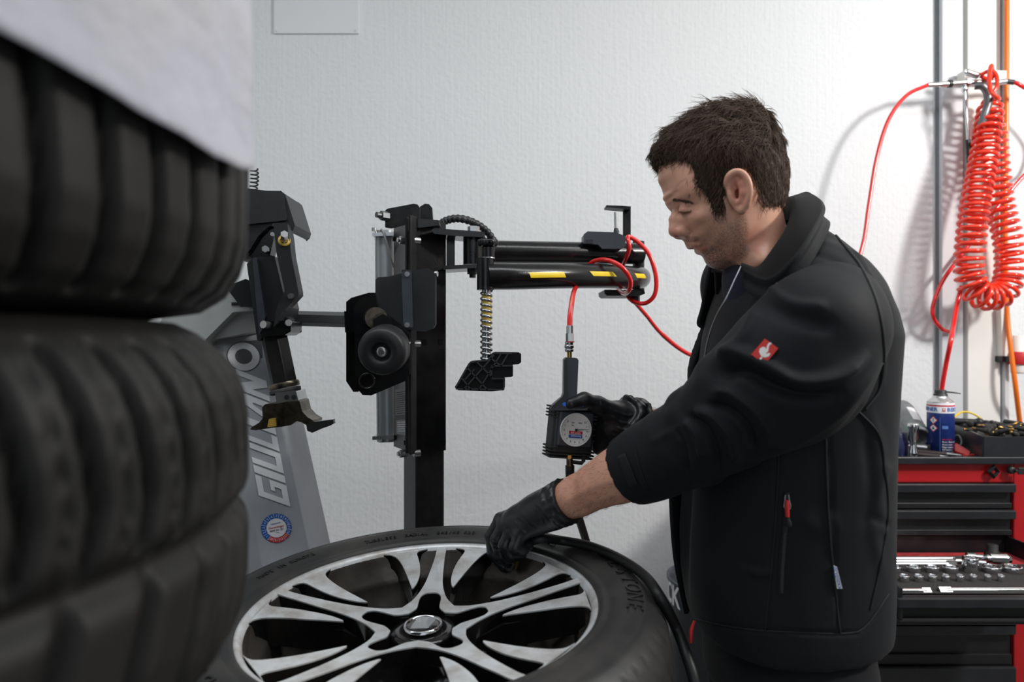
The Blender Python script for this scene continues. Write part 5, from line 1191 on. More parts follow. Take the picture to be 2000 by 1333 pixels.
def profile_field(f, outline, marks, gap=9, neg=-2.2e-4):
    """solid symmetric about the head's midplane: half width squared is a smooth surface over the profile, zero on the outline"""
    P_, Vv = [], []
    o = np.array(outline, float); n = len(o); sg = -1 if (o[:, 0] * np.roll(o[:, 1], -1) - np.roll(o[:, 0], -1) * o[:, 1]).sum() < 0 else 1
    for k in range(n):
        a, b_ = o[max(k - 1, 0)], o[min(k + 1, n - 1)]; t = (b_ - a) / (np.linalg.norm(b_ - a) + 1e-9); nn = np.array([t[1], -t[0]]) * sg
        P_.append(o[k]); Vv.append(0); P_.append(o[k] + nn * gap); Vv.append(neg)
    for (x, y, t) in marks:
        q = Qd(x, y, -t); P_.append((1000 + F * q[0] / YH, 666.5 - F * (q[2] - CAMH) / YH)); Vv.append(t * t)
    ev = rbf_fit(P_, np.array(Vv))
    X, Z = f.ax[0][:, None], f.ax[2][None, :]; U = 1000 + F * X / YH + 0 * Z; Wv = 666.5 - F * (Z - CAMH) / YH + 0 * X
    T2 = ev(U, Wv); B = T2.copy()
    for _ in range(14):
        Bp = np.pad(B, 1, 'edge'); B = (Bp[:-2, 1:-1] + 2 * B + Bp[2:, 1:-1]) / 4; Bp = np.pad(B, 1, 'edge'); B = (Bp[1:-1, :-2] + 2 * B + Bp[1:-1, 2:]) / 4
    wt = np.clip(np.maximum((384 - Wv) / 14, (U - 1350) / 14), 0, 1); T2 = T2 * (1 - wt) + B * wt; pq = poly_dist(U, Wv, [tuple(q) for q in o]); T2 = np.where(pq < -gap, np.minimum(T2, neg + (pq + gap) * 3e-5), T2)[:, None, :]; t2 = ((f.ax[1] - YH) ** 2)[None, :, None]
    # first order distance: divide by the gradient of t2 - T2
    gx, gz = np.gradient(T2[:, 0, :], f.h); g = np.sqrt((gx ** 2 + gz ** 2)[:, None, :] + 4 * t2) + 1e-4
    return ((t2 - T2) / g).astype(np.float32)
HO = [(1290, 318), (1287, 334), (1290, 343), (1296, 363), (1301, 379), (1306, 391), (1313, 403), (1310.5, 419), (1306.6, 437), (1305.6, 452), (1308.6, 459), (1317.6, 463.5), (1330, 462.5), (1336, 466), (1340, 471), (1344.6, 477.3), (1349, 481.5), (1355, 481.5), (1362, 480), (1361.5, 485.4), (1365.3, 491), (1374, 494), (1377.5, 497), (1378, 502), (1379.7, 509), (1384, 515), (1391, 520.5), (1405, 523), (1428, 527), (1444, 542), (1452, 570), (1455, 610),
      (1610, 640), (1580, 590), (1556, 510), (1543, 470), (1533, 440), (1527, 415), (1526, 390), (1530, 365), (1533, 335), (1532, 300), (1523, 265), (1506, 235), (1479, 211), (1445, 201), (1410, 201), (1370, 214), (1335, 239), (1312, 267), (1298, 294)]
HM = [(1300, 340, .024), (1318, 335, .042), (1345, 335, .060), (1320, 360, .040), (1345, 370, .0595), (1310, 376, .029), (1370, 350, .069), (1390, 330, .0735), (1313, 389, .025), (1326, 389, .038), (1346, 386, .054), (1318, 405, .0105), (1323, 412, .0135), (1331, 411, .024), (1341, 409, .036), (1353, 406, .048),
      (1346, 424, .0405), (1360, 430, .0535), (1385, 420, .065), (1370, 400, .060), (1400, 400, .0705), (1314, 420, .0085), (1319, 428, .0125), (1312, 442, .0082), (1319, 447, .0122), (1310, 430, .0062), (1316, 411, .0092), (1331, 452, .0185), (1338, 456, .018), (1342, 450, .0195), (1326, 437, .0145), (1331, 425, .020), (1338, 434, .025), (1345, 440, .031), (1340, 469, .0095), (1349, 470, .019), (1358, 467, .028), (1352, 478, .0095), (1360, 477, .0175), (1374, 481, .026), (1368, 487, .0095), (1375, 489, .018),
      (1384, 507, .0125), (1392, 508, .020), (1400, 499, .030), (1398, 517, .015), (1360, 452, .0365), (1375, 462, .042), (1390, 450, .0545), (1395, 475, .046), (1410, 490, .041), (1420, 460, .060), (1420, 430, .067), (1442, 482, .055), (1456, 452, .0645), (1445, 503, .044), (1425, 511, .033), (1465, 480, .0545),
      (1440, 380, .074), (1440, 330, .0785), (1470, 370, .0735), (1410, 300, .077), (1450, 300, .0795), (1480, 320, .0755), (1502, 340, .062), (1400, 260, .058), (1440, 250, .056), (1350, 290, .054), (1375, 260, .049), (1470, 270, .060), (1502, 290, .054), (1480, 430, .0615), (1505, 430, .051), (1480, 480, .057), (1515, 470, .048), (1470, 530, .056), (1520, 530, .053), (1500, 570, .062)]
f = Field((.16, .92, 1.40), (.47, 1.18, 1.79), .0017)
f.D = profile_field(f, HO, HM); HEAD_D = f.D.copy()
# eyelids over the eyeball, wings of the nose, nostrils
for s_ in (-1, 1):
    mm = (lambda p: p) if s_ < 0 else (lambda p: mir(p))
    f.ell(mm(Qd(1327, 413, -.021)), (.0075, .0085, .0055), k=.008, sub=True)
    f.ell(mm(Qd(1343, 409.5, -.0285)), (.0125, .0125, .0112), k=.003)
    f.ell(mm(Qd(1335, 455, -.0128)), (.0070, .0050, .0058), k=.009)
    f.ell(mm(Qd(1325, 463, -.0070)), (.0055, .0032, .0040), k=.002, sub=True)
    f.chain([mm(Qd(1345, 476, -.0)), mm(Qd(1354, 478, -.011)), mm(Qd(1366, 478.5, -.020))], [.0032, .0032, .0018], k=.006)
    f.chain([mm(Qd(1367, 487.5, -.0)), mm(Qd(1371, 487, -.010)), mm(Qd(1376, 484, -.019))], [.0040, .0038, .0018], k=.006)
    f.chain([mm(Qd(1358, 482.2, -.004)), mm(Qd(1366, 482.2, -.016)), mm(Qd(1376, 481.5, -.0275))], [.0016, .0014, .0012], k=.002, sub=True)
# ear: helix rim, lobe, bowl, antihelix, tragus
EO = -.077
def E_(px, py, t): return Qd(px, py, t)
for mm in (lambda p: p, mir):
    ec = mm(E_(1443, 378, EO - .004)); Re = rot(-14)
    f.ell(ec, (.0165, .0085, .0285), Re, k=.004)
    f.ell(mm(E_(1441, 372, EO - .018)), (.0115, .0125, .0195), Re, k=.003, sub=True)
    hel = [(1427, 372, -.076), (1420, 358, -.081), (1424, 344, -.087), (1436, 336, -.091), (1450, 339, -.094), (1460, 352, -.096), (1464, 370, -.096), (1462, 388, -.094), (1457, 402, -.090)]
    hs = spline([Vector(mm(E_(*q))) for q in hel], 4); f.chain([tuple(p) for p in hs], [.0034] * len(hs), k=.004)
    f.chain([mm(E_(*q)) for q in [(1457, 402, -.088), (1449, 410, -.085), (1443, 408, -.082)]], [.0052, .0056, .004], k=.005)
    f.chain([mm(E_(*q)) for q in [(1438, 349, -.086), (1448, 361, -.0895), (1451, 377, -.0905), (1447, 392, -.088)]], [.0036, .0042, .0046, .0040], k=.005)
    f.chain([mm(E_(*q)) for q in [(1448, 392, -.087), (1441, 396, -.085)]], [.003, .003], k=.004)
    f.cap(mm(E_(1429, 380, -.081)), mm(E_(1431, 390, -.081)), .0050, .0042, k=.004)
    f.ell(mm(E_(1440, 382, -.078)), (.0048, .010, .0085), k=.003, sub=True)
V, Q = f.mesh(); V = relax(V, Q, 1, .4)
face_strokes = [([(1330, 405), (1340, 406), (1352, 404)], 1.8, -.0010), ([(1328, 417), (1338, 420), (1350, 417)], 2.5, -.0007),
    ([(1344, 455), (1356, 462), (1368, 477)], 5, -.0010), ([(1345, 447), (1348, 455), (1344, 461)], 2.5, -.0012), ([(1322, 368), (1330, 358), (1342, 351)], 2, -.0005), ([(1312, 377), (1326, 375)], 2, -.0005),
    ([(1355, 402), (1368, 398)], 2, -.0006), ([(1354, 410), (1366, 412)], 2, -.0005), ([(1347, 428), (1358, 436), (1370, 443)], 5, -.0005), ([(1378, 480), (1383, 490)], 4, -.0006), ([(1402, 472), (1412, 490), (1408, 505)], 7, -.0007)]
V = sculpt(V, Q, face_strokes)
pxh = pix(V)
beard = blob([(1425, 468, 28, 30, .55), (1398, 498, 26, 18, .80), (1447, 452, 14, 34, .55), (1350, 467, 16, 6, .62), (1405, 518, 34, 12, .85), (1376, 480, 9, 14, .45), (1442, 490, 20, 18, .66), (1408, 425, 12, 14, .55), (1400, 455, 20, 20, .35), (1330, 352, 0.1, 0.1, 0)], pxh)
beard = np.where(pxh[:, 0] > 1472, 0, beard)
brow_ = blob([(1322, 391, 11, 2.6, .34), (1338, 393, 12, 2.6, .34)], pxh) * (V[:, 1] < YH); beard = np.maximum(beard, brow_)
flush = blob([(1443, 372, 16, 30, .38), (1480, 470, 18, 26, .25), (1322, 452, 14, 10, .28), (1371, 487, 9, 5, .42), (1353, 480, 10, 3, .32), (1345, 440, 14, 12, .12)], pxh)
headV, headQ = V, Q; at = {'beard': beard, 'flush': flush}

# rest of the body: torso, arms with hands, legs - under the clothes it is plain
SL, EL, WL = P(1612, 548, .915), P(1400, 838, .965), P(1080, 992, 1.125)
SR, ER, WR = P(1452, 560, 1.24), P(1405, 880, 1.32), P(1238, 822, 1.225)
fb = Field((.0, .84, 0.0), (.62, 1.42, 1.48), .006)
fb.column([(.88, .44, 1.08, .085, .11), (1.0, .43, 1.08, .09, .12), (1.2, .43, 1.08, .11, .165), (1.38, .44, 1.08, .10, .17), (1.46, .44, 1.08, .07, .12)], k=.04)
fb.chain([SL, EL], [.052, .046], k=.04); fb.chain([SR, ER, WR.lerp(ER, .5)], [.052, .046, .044], k=.04)
for y_ in (.98, 1.18): fb.chain([(.44, y_ + (.02 if y_ < 1.08 else -.02), .90), (.43, y_ + (-.02 if y_ < 1.08 else .02), .50), (.45, y_ + (-.03 if y_ < 1.08 else .03), .09)], [.065, .052, .042], k=.03); fb.chain([(.46, y_, .045), (.26, y_, .035)], [.042, .034], k=.02)
Vb, Qb = fb.mesh()
fa = Field((.0, .93, 1.05), (.46, 1.38, 1.34), .003)      # forearms and wrists
FL = (np.array(WL) - np.array(EL)); 
def on(a, b, t): return np.array(a) * (1 - t) + np.array(b) * t
fa.chain([EL, on(EL, WL, .25), on(EL, WL, .55), on(EL, WL, .82), on(EL, WL, 1.0), on(EL, WL, 1.12)], [.048, .0475, .0405, .0315, .0285, .029], k=.012)
fa.ell(on(EL, WL, .97) + np.array([0, -.012, -.014]), (.012, .012, .012), k=.012)
fa.chain([on(EL, WL, .3) + np.array([0, -.012, .012]), on(EL, WL, .7) + np.array([0, -.008, .008])], [.034, .026], k=.02)
fa.chain([ER, on(ER, WR, .3), on(ER, WR, .7), WR, on(ER, WR, 1.08)], [.045, .046, .036, .0275, .026], k=.008)
Va, Qa = fa.mesh(); Va = relax(Va, Qa, 1, .4)
Va = sculpt(Va, Qa, [([(1250, 805), (1290, 800), (1340, 790)], 4, .0015), ([(1262, 818), (1300, 815)], 4, -.001), ([(1100, 985), (1150, 955), (1220, 930)], 9, .0018), ([(1110, 1002), (1180, 985), (1240, 968)], 6, -.0012)])
Vall = np.concatenate([headV, Vb, Va]); Qall = np.concatenate([headQ, Qb + len(headV), Qa + len(headV) + len(Vb)])
z_ = np.zeros(len(Vb) + len(Va)); 
body = obj_np('body', Vall, Qall, M['skin'], man, {'beard': np.concatenate([at['beard'], z_]), 'flush': np.concatenate([at['flush'], z_ + .06])})

# ---- hair: a close cap with thousands of fine strands combed over it
hf = Field((.16, .92, 1.44), (.47, 1.18, 1.79), .0022)
HHO = [(1288, 345), (1277, 325), (1271, 303), (1276, 288), (1294, 262), (1323, 241), (1351, 222), (1374, 209), (1394, 202), (1420, 198), (1450, 197), (1474, 203), (1494, 216), (1513, 240), (1527, 270), (1534, 302), (1539, 340), (1537, 375), (1535, 400), (1537, 430), (1560, 500), (1460, 600), (1440, 540), (1390, 520), (1350, 470), (1316, 440), (1306, 400)]
HHM = [(x, y, t + .0045) for x, y, t in HM if 1295 < x and y < 440 and not (x < 1345 and y > 400)] + [(1302, 300, .028), (1335, 268, .040), (1382, 232, .036), (1430, 216, .038), (1480, 236, .042), (1293, 315, .020)]
hd = profile_field(hf, HHO, HHM, 10, -3e-4)
# hairline as the near side shows it, mirrored to the far side
HL = [(1262, 345), (1284, 337), (1300, 326), (1318, 320), (1335, 318), (1347, 322), (1350, 340), (1357, 362), (1372, 380), (1384, 402), (1396, 424), (1414, 416), (1418, 394), (1421, 374), (1421, 352), (1432, 336), (1450, 332), (1462, 342), (1470, 358), (1479, 382), (1492, 402), (1512, 404), (1560, 398), (1600, 300), (1560, 120), (1300, 120), (1220, 250)]
tt_ = np.abs(hf.ax[1] - YH)[None, :, None]; dd = YH - tt_; PXh = (1000 + F * hf.ax[0][:, None, None] / dd + 0 * hf.ax[2][None, None, :]).astype(np.float32); PYh = (666.5 - F * (hf.ax[2][None, None, :] - CAMH) / dd + 0 * hf.ax[0][:, None, None]).astype(np.float32)
near = np.abs(hd) < .03; HLn = 5 * np.sin(PXh * .31 + PYh * .17) * np.sin(PYh * .43 - PXh * .11); pd = np.full(hd.shape, 30., np.float32); pd[near] = poly_dist(PXh[near], PYh[near], HL)
hf.D = (hd + .010 * (1 - np.clip((pd + HLn + 5) / 18, -1.5, 1))).astype(np.float32)
Vh, Qh = hf.mesh(); Nh = normals(Vh, Qh); Vh = relax(Vh, Qh, 2, .5)
w_ = np.array([mnoise.noise(Vector((p[0] * 70, p[1] * 70, p[2] * 40))) + .6 * mnoise.noise(Vector((p[0] * 160, p[1] * 160, p[2] * 70))) for p in Vh])
topm = np.clip((Vh[:, 2] - 1.64) / .06, 0, 1); Vh = Vh + Nh * (w_ * (.0007 + .0032 * topm))[:, None]
hair = obj_np('hair', Vh, Qh, M['hair_base'], man)
Nh = normals(Vh, Qh)
# strands
FWD = RS @ np.array([-1., 0, -.15]); CR_ = H(1478, 215); strV = []; strF = []; vo = 0
def strand(p, n_, dirv, L_, r, lift, curl, segs=6, sides=3):
    global vo
    t = dirv - n_ * dirv.dot(n_); t /= np.linalg.norm(t) + 1e-9; s_ = np.cross(n_, t); ph = rng.uniform(0, 6.28); pts = []
    for i in range(segs + 1):
        u = i / segs; pts.append(p + t * L_ * u + n_ * (lift * math.sin(u * 2.2) - .12 * L_ * u * u) + s_ * curl * math.sin(u * 5 + ph) * u)
    for i, q in enumerate(pts):
        rr = r * (1 - .75 * (i / segs) ** 2)
        for k in range(sides): a = 2 * math.pi * k / sides; strV.append(q + (n_ * math.cos(a) + s_ * math.sin(a)) * rr)
    for i in range(segs):
        for k in range(sides): k2 = (k + 1) % sides; strF.append((vo + i * sides + k, vo + i * sides + k2, vo + (i + 1) * sides + k2, vo + (i + 1) * sides + k))
    vo += (segs + 1) * sides
pick = rng.choice(len(Vh), 24000); c0 = H(1420, 330)
for i in pick:
    p, n_ = Vh[i], Nh[i]
    if n_[2] < -.55: continue
    rel = p - CR_; down = np.array([0, 0, -1.]); side = abs(p[1] - YH) / .075
    hgt = (p[2] - H(1420, 330)[2])
    if hgt > .02 and p[0] < CR_[0] + .01: d = FWD * 1.0 + np.array([0, (p[1] - YH) * 7, -.15]) + rng.normal(0, .28, 3); L_ = rng.uniform(.020, .040); lift = rng.uniform(.001, .004); cu = .005
    else: d = down + np.array([.25 if p[0] > .30 else -.25, 0, 0]) + rng.normal(0, .2, 3); L_ = rng.uniform(.012, .022); lift = rng.uniform(.0008, .002); cu = .002
    if p[0] < H(1310, 300)[0]: d = np.array([-.5, 0, -.7]) + rng.normal(0, .35, 3); L_ = rng.uniform(.010, .020)
    strand(p - n_ * .001, n_, d, L_, rng.uniform(.00028, .00055), lift, cu)
# locks that stand up on the crown and fringe
for k in range(260):
    i = rng.choice(pick); p, n_ = Vh[i], Nh[i]
    if p[2] < H(0, 250)[2]: continue
    d = FWD + rng.normal(0, .5, 3); strand(p, n_, d, rng.uniform(.015, .03), .0007, rng.uniform(.006, .012), .006)
for k in range(46):
    x, y = rng.uniform(1270, 1345), rng.uniform(296, 318); p = Qd(x, y, -.045 + .1 * (1345 - x) / 75 * .35); strand(p, np.array([0, -.8, .5]), np.array([rng.uniform(-.6, .7), 0, -.6]), rng.uniform(.012, .026), .0005, .002, .005)
hs_ = obj_np('hair_strands', np.array(strV), np.array(strF), M['hair_brown'], hair)
# eyebrow and lashes
strV, strF, vo = [], [], 0
NBv = normals(headV, headQ)
from mathutils.bvhtree import BVHTree
bvh_ = BVHTree.FromPolygons([Vector(v) for v in headV], headQ.tolist())
def onhead(px, py):
    o = Vector((0, 0, CAMH)); h = bvh_.ray_cast(o, (P(px, py, 1) - o).normalized()); return (np.array(h[0]), np.array(h[1])) if h[0] is not None else (None, None)
for k in range(170):
    u = rng.uniform(0, 1); p, n_ = onhead(1313 + 38 * u, 389.5 + 7 * u * u + rng.normal(0, 1.5 * (1 - .5 * u)))
    if p is not None: strand(p, n_, np.array([.8, -.3, -.12]) + rng.normal(0, .2, 3), rng.uniform(.004, .007), .00017, .0008, .0005, 4)
cand = np.where((np.abs(pxh[:, 0] - 1306) < 5) & (np.abs(pxh[:, 1] - 396) < 3) & (headV[:, 1] > YH + .004))[0]
for i in rng.choice(cand, 60) if len(cand) else []: strand(headV[i], NBv[i], np.array([-.5, .6, .0]) + rng.normal(0, .2, 3), rng.uniform(.004, .007), .0002, .002, .0006, 4)
for k in range(40):
    u = k / 39; p, n_ = onhead(1326 + 25 * u, 412.5 + 2.6 * math.sin(u * 3.1) - 2 * u + rng.normal(0, .35))
    if p is not None: strand(p + n_ * .0003, n_, np.array([-.5, -.35, -.8]), .0042, .0002, .0012, .0003, 4)
if strV: obj_np('eyebrow', np.array(strV), np.array(strF), M['hair_brown'], man)
# forearm hair
strV, strF, vo = [], [], 0; Na = normals(Va, Qa)
for i in rng.choice(len(Va), 4200): 
    if Va[i][0] > .30: continue
    ax_ = (np.array(WL) - np.array(EL)) if Va[i][1] < 1.18 and Va[i][2] < 1.245 else (np.array(WR) - np.array(ER))
    strand(Va[i], Na[i], ax_ / np.linalg.norm(ax_) + rng.normal(0, .45, 3), rng.uniform(.006, .013), .0001, .003, .001, 3)
obj_np('arm_hair', np.array(strV), np.array(strF), M['hair_brown'], man)

# ---- jacket
JY = 1.08
def lev(py, pl, pr, b_, dc=JY):
    t0, t1 = math.atan((pl - 1000) / F), math.atan((pr - 1000) / F); tm, th = (t0 + t1) / 2, (t1 - t0) / 2; Ln = dc / math.cos(tm); R_ = Ln * math.sin(th)
    a = math.sqrt(max(.0004, (R_ ** 2 - (b_ * math.sin(tm)) ** 2))) / math.cos(tm); return (CAMH - (py - 666.5) / F * dc, dc * math.tan(tm), dc, a, b_)
LV = [lev(*q) for q in ((452, 1530, 1606, .045), (485, 1475, 1645, .085), (525, 1425, 1692, .125), (570, 1396, 1722, .152), (615, 1380, 1741, .170), (655, 1371, 1752, .176), (750, 1358, 1745, .176), (850, 1344, 1740, .174), (950, 1334, 1739, .172), (1050, 1328, 1738, .172), (1130, 1330, 1738, .174), (1185, 1338, 1734, .176), (1225, 1346, 1728, .174))]
jf = Field((.20, .78, .90), (.68, 1.36, 1.62), .0042)
jf.column(LV, k=.03, p=2.3)
jf.ell(P(1612, 600, .955), (.060, .052, .070), k=.05); jf.ell(np.array(SR), (.070, .066, .075), k=.05)
jf.chain([P(1565, 520, 1.02), P(1615, 585, .955)], [.036, .050], k=.05); jf.chain([P(1510, 520, 1.14), SR], [.04, .055], k=.05)
# open front
jf.ell((.235, 1.105, 1.16), (.060, .062, .40), rot(3), k=.01, sub=True)
jf.chain([P(1445, 465, 1.05), P(1466, 528, 1.04)], [.066, .046], k=.02, sub=True)
jf.cut((.43, JY, .968), (.09, .05, -1))
V, Q = jf.mesh(); V = relax(V, Q, 2, .5)
torso_folds = [([(1700, 640), (1640, 760), (1560, 850)], 18, -.004), ([(1735, 900), (1715, 960), (1725, 1050)], 14, .004), ([(1600, 640), (1690, 560), (1730, 600)], 16, .004), ([(1620, 850), (1625, 1000), (1640, 1240)], 3.0, -.003), ([(1520, 850), (1512, 1000), (1496, 1230)], 2.4, -.0018),
    ([(1345, 1205), (1420, 1225), (1500, 1233), (1650, 1238), (1690, 1225), (1740, 1160)], 3.5, -.0028), ([(1460, 1110), (1480, 1122), (1510, 1118)], 6, .003), ([(1440, 1095), (1470, 1105), (1490, 1098)], 5, -.002), ([(1700, 800), (1720, 900), (1700, 1000), (1725, 1130)], 12, .003),
    ([(1690, 850), (1700, 950), (1690, 1040)], 10, -.003), ([(1560, 1010), (1600, 1030), (1640, 1010)], 20, .002), ([(1610, 450), (1690, 520), (1725, 640), (1725, 760)], 3.0, .0026), ([(1580, 470), (1640, 480), (1690, 510)], 6, .002), ([(1560, 490), (1620, 505), (1680, 545)], 7, -.0025), ([(1700, 1010), (1740, 1030)], 9, -.003)]
V = sculpt(V, Q, torso_folds)
jacket = obj_np('jacket', V, Q, M['jacket_cloth'], man)
JV, JQ = V, Q
# sleeves
sf = Field((.08, .78, 1.08), (.62, 1.12, 1.62), .003)
S0 = P(1622, 606, .925); spts = [S0, P(1590, 645, .90), P(1525, 710, .905), P(1455, 775, .93), P(1400, 832, .962), P(1325, 875, 1.0), P(1268, 903, 1.03), P(1227, 923, 1.052)]
sf.chain(spts, [.066, .071, .070, .067, .062, .0555, .0515, .0505], k=.03)
sf.chain([P(1650, 660, .915), P(1590, 745, .895), P(1500, 800, .91)], [.050, .054, .050], k=.04)
sf.chain([P(1560, 800, .90), P(1480, 800, .92)], [.034, .040], k=.04)
# folds bunched above the elbow: soft rings round the sleeve
def ring_fold(c, axis, R_, r, tilt=0.0, amount=1.0):
    c = np.array(c); ax = np.array(axis); ax = ax / np.linalg.norm(ax); u = np.cross(ax, [0, 0, 1]); u /= np.linalg.norm(u); w = np.cross(ax, u); pts = []
    for i in range(13): a = 2 * math.pi * i / 12; pts.append(c + (u * math.cos(a) + w * math.sin(a)) * R_ + ax * tilt * math.cos(a + 1.0))
    sf.chain(pts, [r] * 13, k=.016)
axs = np.array(spts[3]) - np.array(spts[5])
ring_fold(P(1428, 797, .948), axs, .056, .014, .018); ring_fold(P(1398, 830, .965), axs, .053, .013, -.016); ring_fold(P(1365, 852, .982), axs, .049, .0135, .020); ring_fold(P(1340, 867, .996), axs, .047, .011, -.012)
cutn = np.array(P(1225, 919, 1.052)) - np.array(P(1325, 862, 1.0)); cutn = cutn / np.linalg.norm(cutn)
sf.cut(np.array(P(1229, 926, 1.05)), cutn + np.array([.12, 0, .10]))
sf.chain([on(EL, WL, .42), on(EL, WL, .75)], [.041, .040], k=.006, sub=True)
V, Q = sf.mesh(); V = relax(V, Q, 4, .5)
sl_f = [([(1400, 705), (1440, 690), (1500, 715), (1560, 745), (1640, 735), (1700, 690)], 13, 0.0101), ([(1400, 735), (1450, 725), (1510, 755), (1570, 775), (1640, 770)], 13, -0.0130), ([(1390, 765), (1430, 770), (1480, 810), (1500, 850)], 10, 0.0087), ([(1380, 790), (1425, 800), (1465, 840), (1470, 880)], 8, -0.0101),
    ([(1355, 800), (1395, 815), (1430, 860), (1440, 905)], 9, 0.0087), ([(1345, 812), (1378, 835), (1400, 880), (1405, 920)], 7, -0.0087), ([(1335, 822), (1360, 850), (1375, 900)], 8, 0.0072), ([(1318, 835), (1335, 870), (1345, 930)], 7, -0.0058), ([(1480, 540), (1540, 590), (1620, 600)], 12, 0.0043), ([(1470, 575), (1540, 620), (1640, 640)], 16, -0.0058),
    ([(1480, 600), (1450, 660), (1400, 700)], 12, 0.0058), ([(1500, 880), (1560, 860), (1650, 800), (1720, 700)], 10, 0.0043), ([(1560, 900), (1640, 850), (1700, 780)], 8, -0.0043), ([(1240, 878), (1252, 920), (1272, 968)], 1.8, -0.0017), ([(1270, 868), (1300, 850), (1330, 838)], 8, 0.0029)]
V = sculpt(V, Q, sl_f)
sleeve = obj_np('left_sleeve', V, Q, M['jacket_cloth'], jacket); SV, SQ = V, Q
rf = Field((.22, 1.14, 1.14), (.58, 1.42, 1.60), .0055); rf.chain([SR, on(SR, ER, .5), ER, on(ER, WR, .42)], [.078, .072, .066, .056], k=.03); rf.cut(on(ER, WR, .52), np.array(WR) - np.array(ER)); Vr, Qr = rf.mesh(); obj_np('right_sleeve', relax(Vr, Qr, 2), Qr, M['jacket_cloth'], jacket)
# ray lookup on the finished clothes, to lay seams and badges on them
bvj = BVHTree.FromPolygons([Vector(v) for v in JV], JQ.tolist()); bvs = BVHTree.FromPolygons([Vector(v) for v in SV], SQ.tolist())
def onsurf(px, py, trees=(bvj, bvs), lift=.0012):
    o = Vector((0, 0, CAMH)); d = P(px, py, 1) - o; d.normalize(); best = None
    for t_ in trees:
        h = t_.ray_cast(o, d)
        if h[0] is not None and (best is None or h[3] < best[3]): best = h
    if best is None: return None
    n_ = best[1] if best[1].dot(d) < 0 else -best[1]; return best[0] + n_ * lift, n_
def seam(name, pts, r, m, lift=.0004, trees=(bvj, bvs), par=None):
    q = [onsurf(p.x, p.y, trees, lift) for p in spline([Vector((x, y, 0)) for x, y in pts], 10)]; q = [a[0] for a in q if a]
    runs = []; cur = []
    for a in q:
        if cur and (a - cur[-1]).length > .05: runs.append(cur); cur = []
        cur.append(a)
    runs.append(cur); b = MB()
    for rr in runs:
        if len(rr) > 2: b.tube(rr, r, 6)
    return b.build(name, m, par or jacket) if b.v else None
seam('shoulder_piping', [(1602, 428), (1640, 470), (1680, 520), (1708, 580), (1722, 640), (1726, 700), (1718, 760), (1690, 800)], .0022, M['seam'])
seam('side_seam', [(1612, 830), (1614, 920), (1620, 1040), (1632, 1160), (1641, 1238)], .0016, M['seam'], trees=(bvj,))
seam('front_seam', [(1522, 870), (1518, 960), (1512, 1060), (1502, 1160), (1494, 1236)], .0012, M['seam'], trees=(bvj,))
seam('back_seam', [(1672, 800), (1716, 850), (1728, 920), (1734, 1000), (1722, 1090), (1700, 1190)], .0018, M['seam'], trees=(bvj,))
seam('hem_seam', [(1342, 1205), (1400, 1220), (1470, 1231), (1560, 1236), (1650, 1238), (1690, 1224), (1736, 1160)], .0013, M['seam'], trees=(bvj,))
seam('cuff_stitch', [(1240, 876), (1250, 915), (1272, 968)], .0008, M['seam'], trees=(bvs,))
def decal(name, pts, m, lift, thick, par, trees, bevel=0):
    q = [onsurf(x, y, trees, lift) for x, y in pts]; n_ = sum((a[1] for a in q), Vector()).normalized(); b = MB(); b.prism([a[0] for a in q], n_ * thick); return b.build(name, m, par, bevel=bevel), n_
# red woven badge with its white bird-like emblem
bo_, bn = None, None
c4 = [(1494, 663), (1520, 682), (1494, 713), (1467, 694)]
cen, bn = onsurf(1494, 688, (bvs,), .0015); bn = (bn + Vector((-.25, -1, .1)).normalized()).normalized()
def bpt(x, y, l): o = Vector((0, 0, CAMH)); r = P(x, y, 1) - o; return o + r * ((cen - o).dot(bn) / r.dot(bn)) + bn * l
qs = [bpt(x, y, 0) for x, y in c4]
b = MB(); b.prism([q - bn * .004 for q in qs], bn * .007, 0)
B_ = lambda x, y, l=.0034: bpt(1493.5 + x, 688 + y, l)
def bpoly(pts, mi=1, l=.0034): q = [B_(x, y, l) for x, y in pts]; b.add(q, [list(range(len(q)))], mi, False)
bpoly([(-11, 1), (-9, -6), (-3, -9), (2, -7), (4, -2), (3, 5), (9, 3), (11, 5), (8, 10), (0, 12), (-7, 9)]); bpoly([(4, -9), (6, -14), (9, -17), (13, -17), (13, -14), (10, -13), (8, -8), (7, 0), (3, 3)]); bpoly([(-9, 12), (-4, 10), (-5, 14), (-8, 18), (-13, 21), (-10, 16)]); bpoly([(-16, 18), (-9, 15), (-6, 20), (-12, 19)])
b.build('sleeve_badge', [M['badge_red'], M['badge_white']], jacket)
# pocket zip with its pull, care tag, front zip
seam('pocket_zip', [(1537, 962), (1535, 1010), (1530, 1060), (1526, 1110), (1524, 1158)], .0042, M['seam'], .0, (bvj,))
seam('zip_teeth', [(1532, 1040), (1529, 1080), (1526, 1120), (1525, 1152)], .0022, M['chest_black'], .0042, (bvj,))
b = MB(); q = [onsurf(x, y, (bvj,), .005)[0] for x, y in ((1534, 966), (1533, 975), (1531, 988), (1533, 993), (1538, 995), (1543, 992), (1544, 987), (1541, 975), (1540, 966))]; b.tube(q, .0011, 8); b.build('pull_ring', M['zip_metal'], jacket)
b = MB(); q = [onsurf(x, y, (bvj,), .006)[0] for x, y in ((1537, 976), (1537, 990), (1538, 1008))]; b.tube(q, [.0026, .0032, .0028], 8); b.build('red_pull_cord', M['badge_red'], jacket)
b = MB(); q = [onsurf(x, y, (bvj,), .006)[0] for x, y in ((1538, 1008), (1540, 1022), (1540, 1027))]; b.tube(q, [.0022, .0045, .0035], 8); b.build('pull_end', M['seam'], jacket)
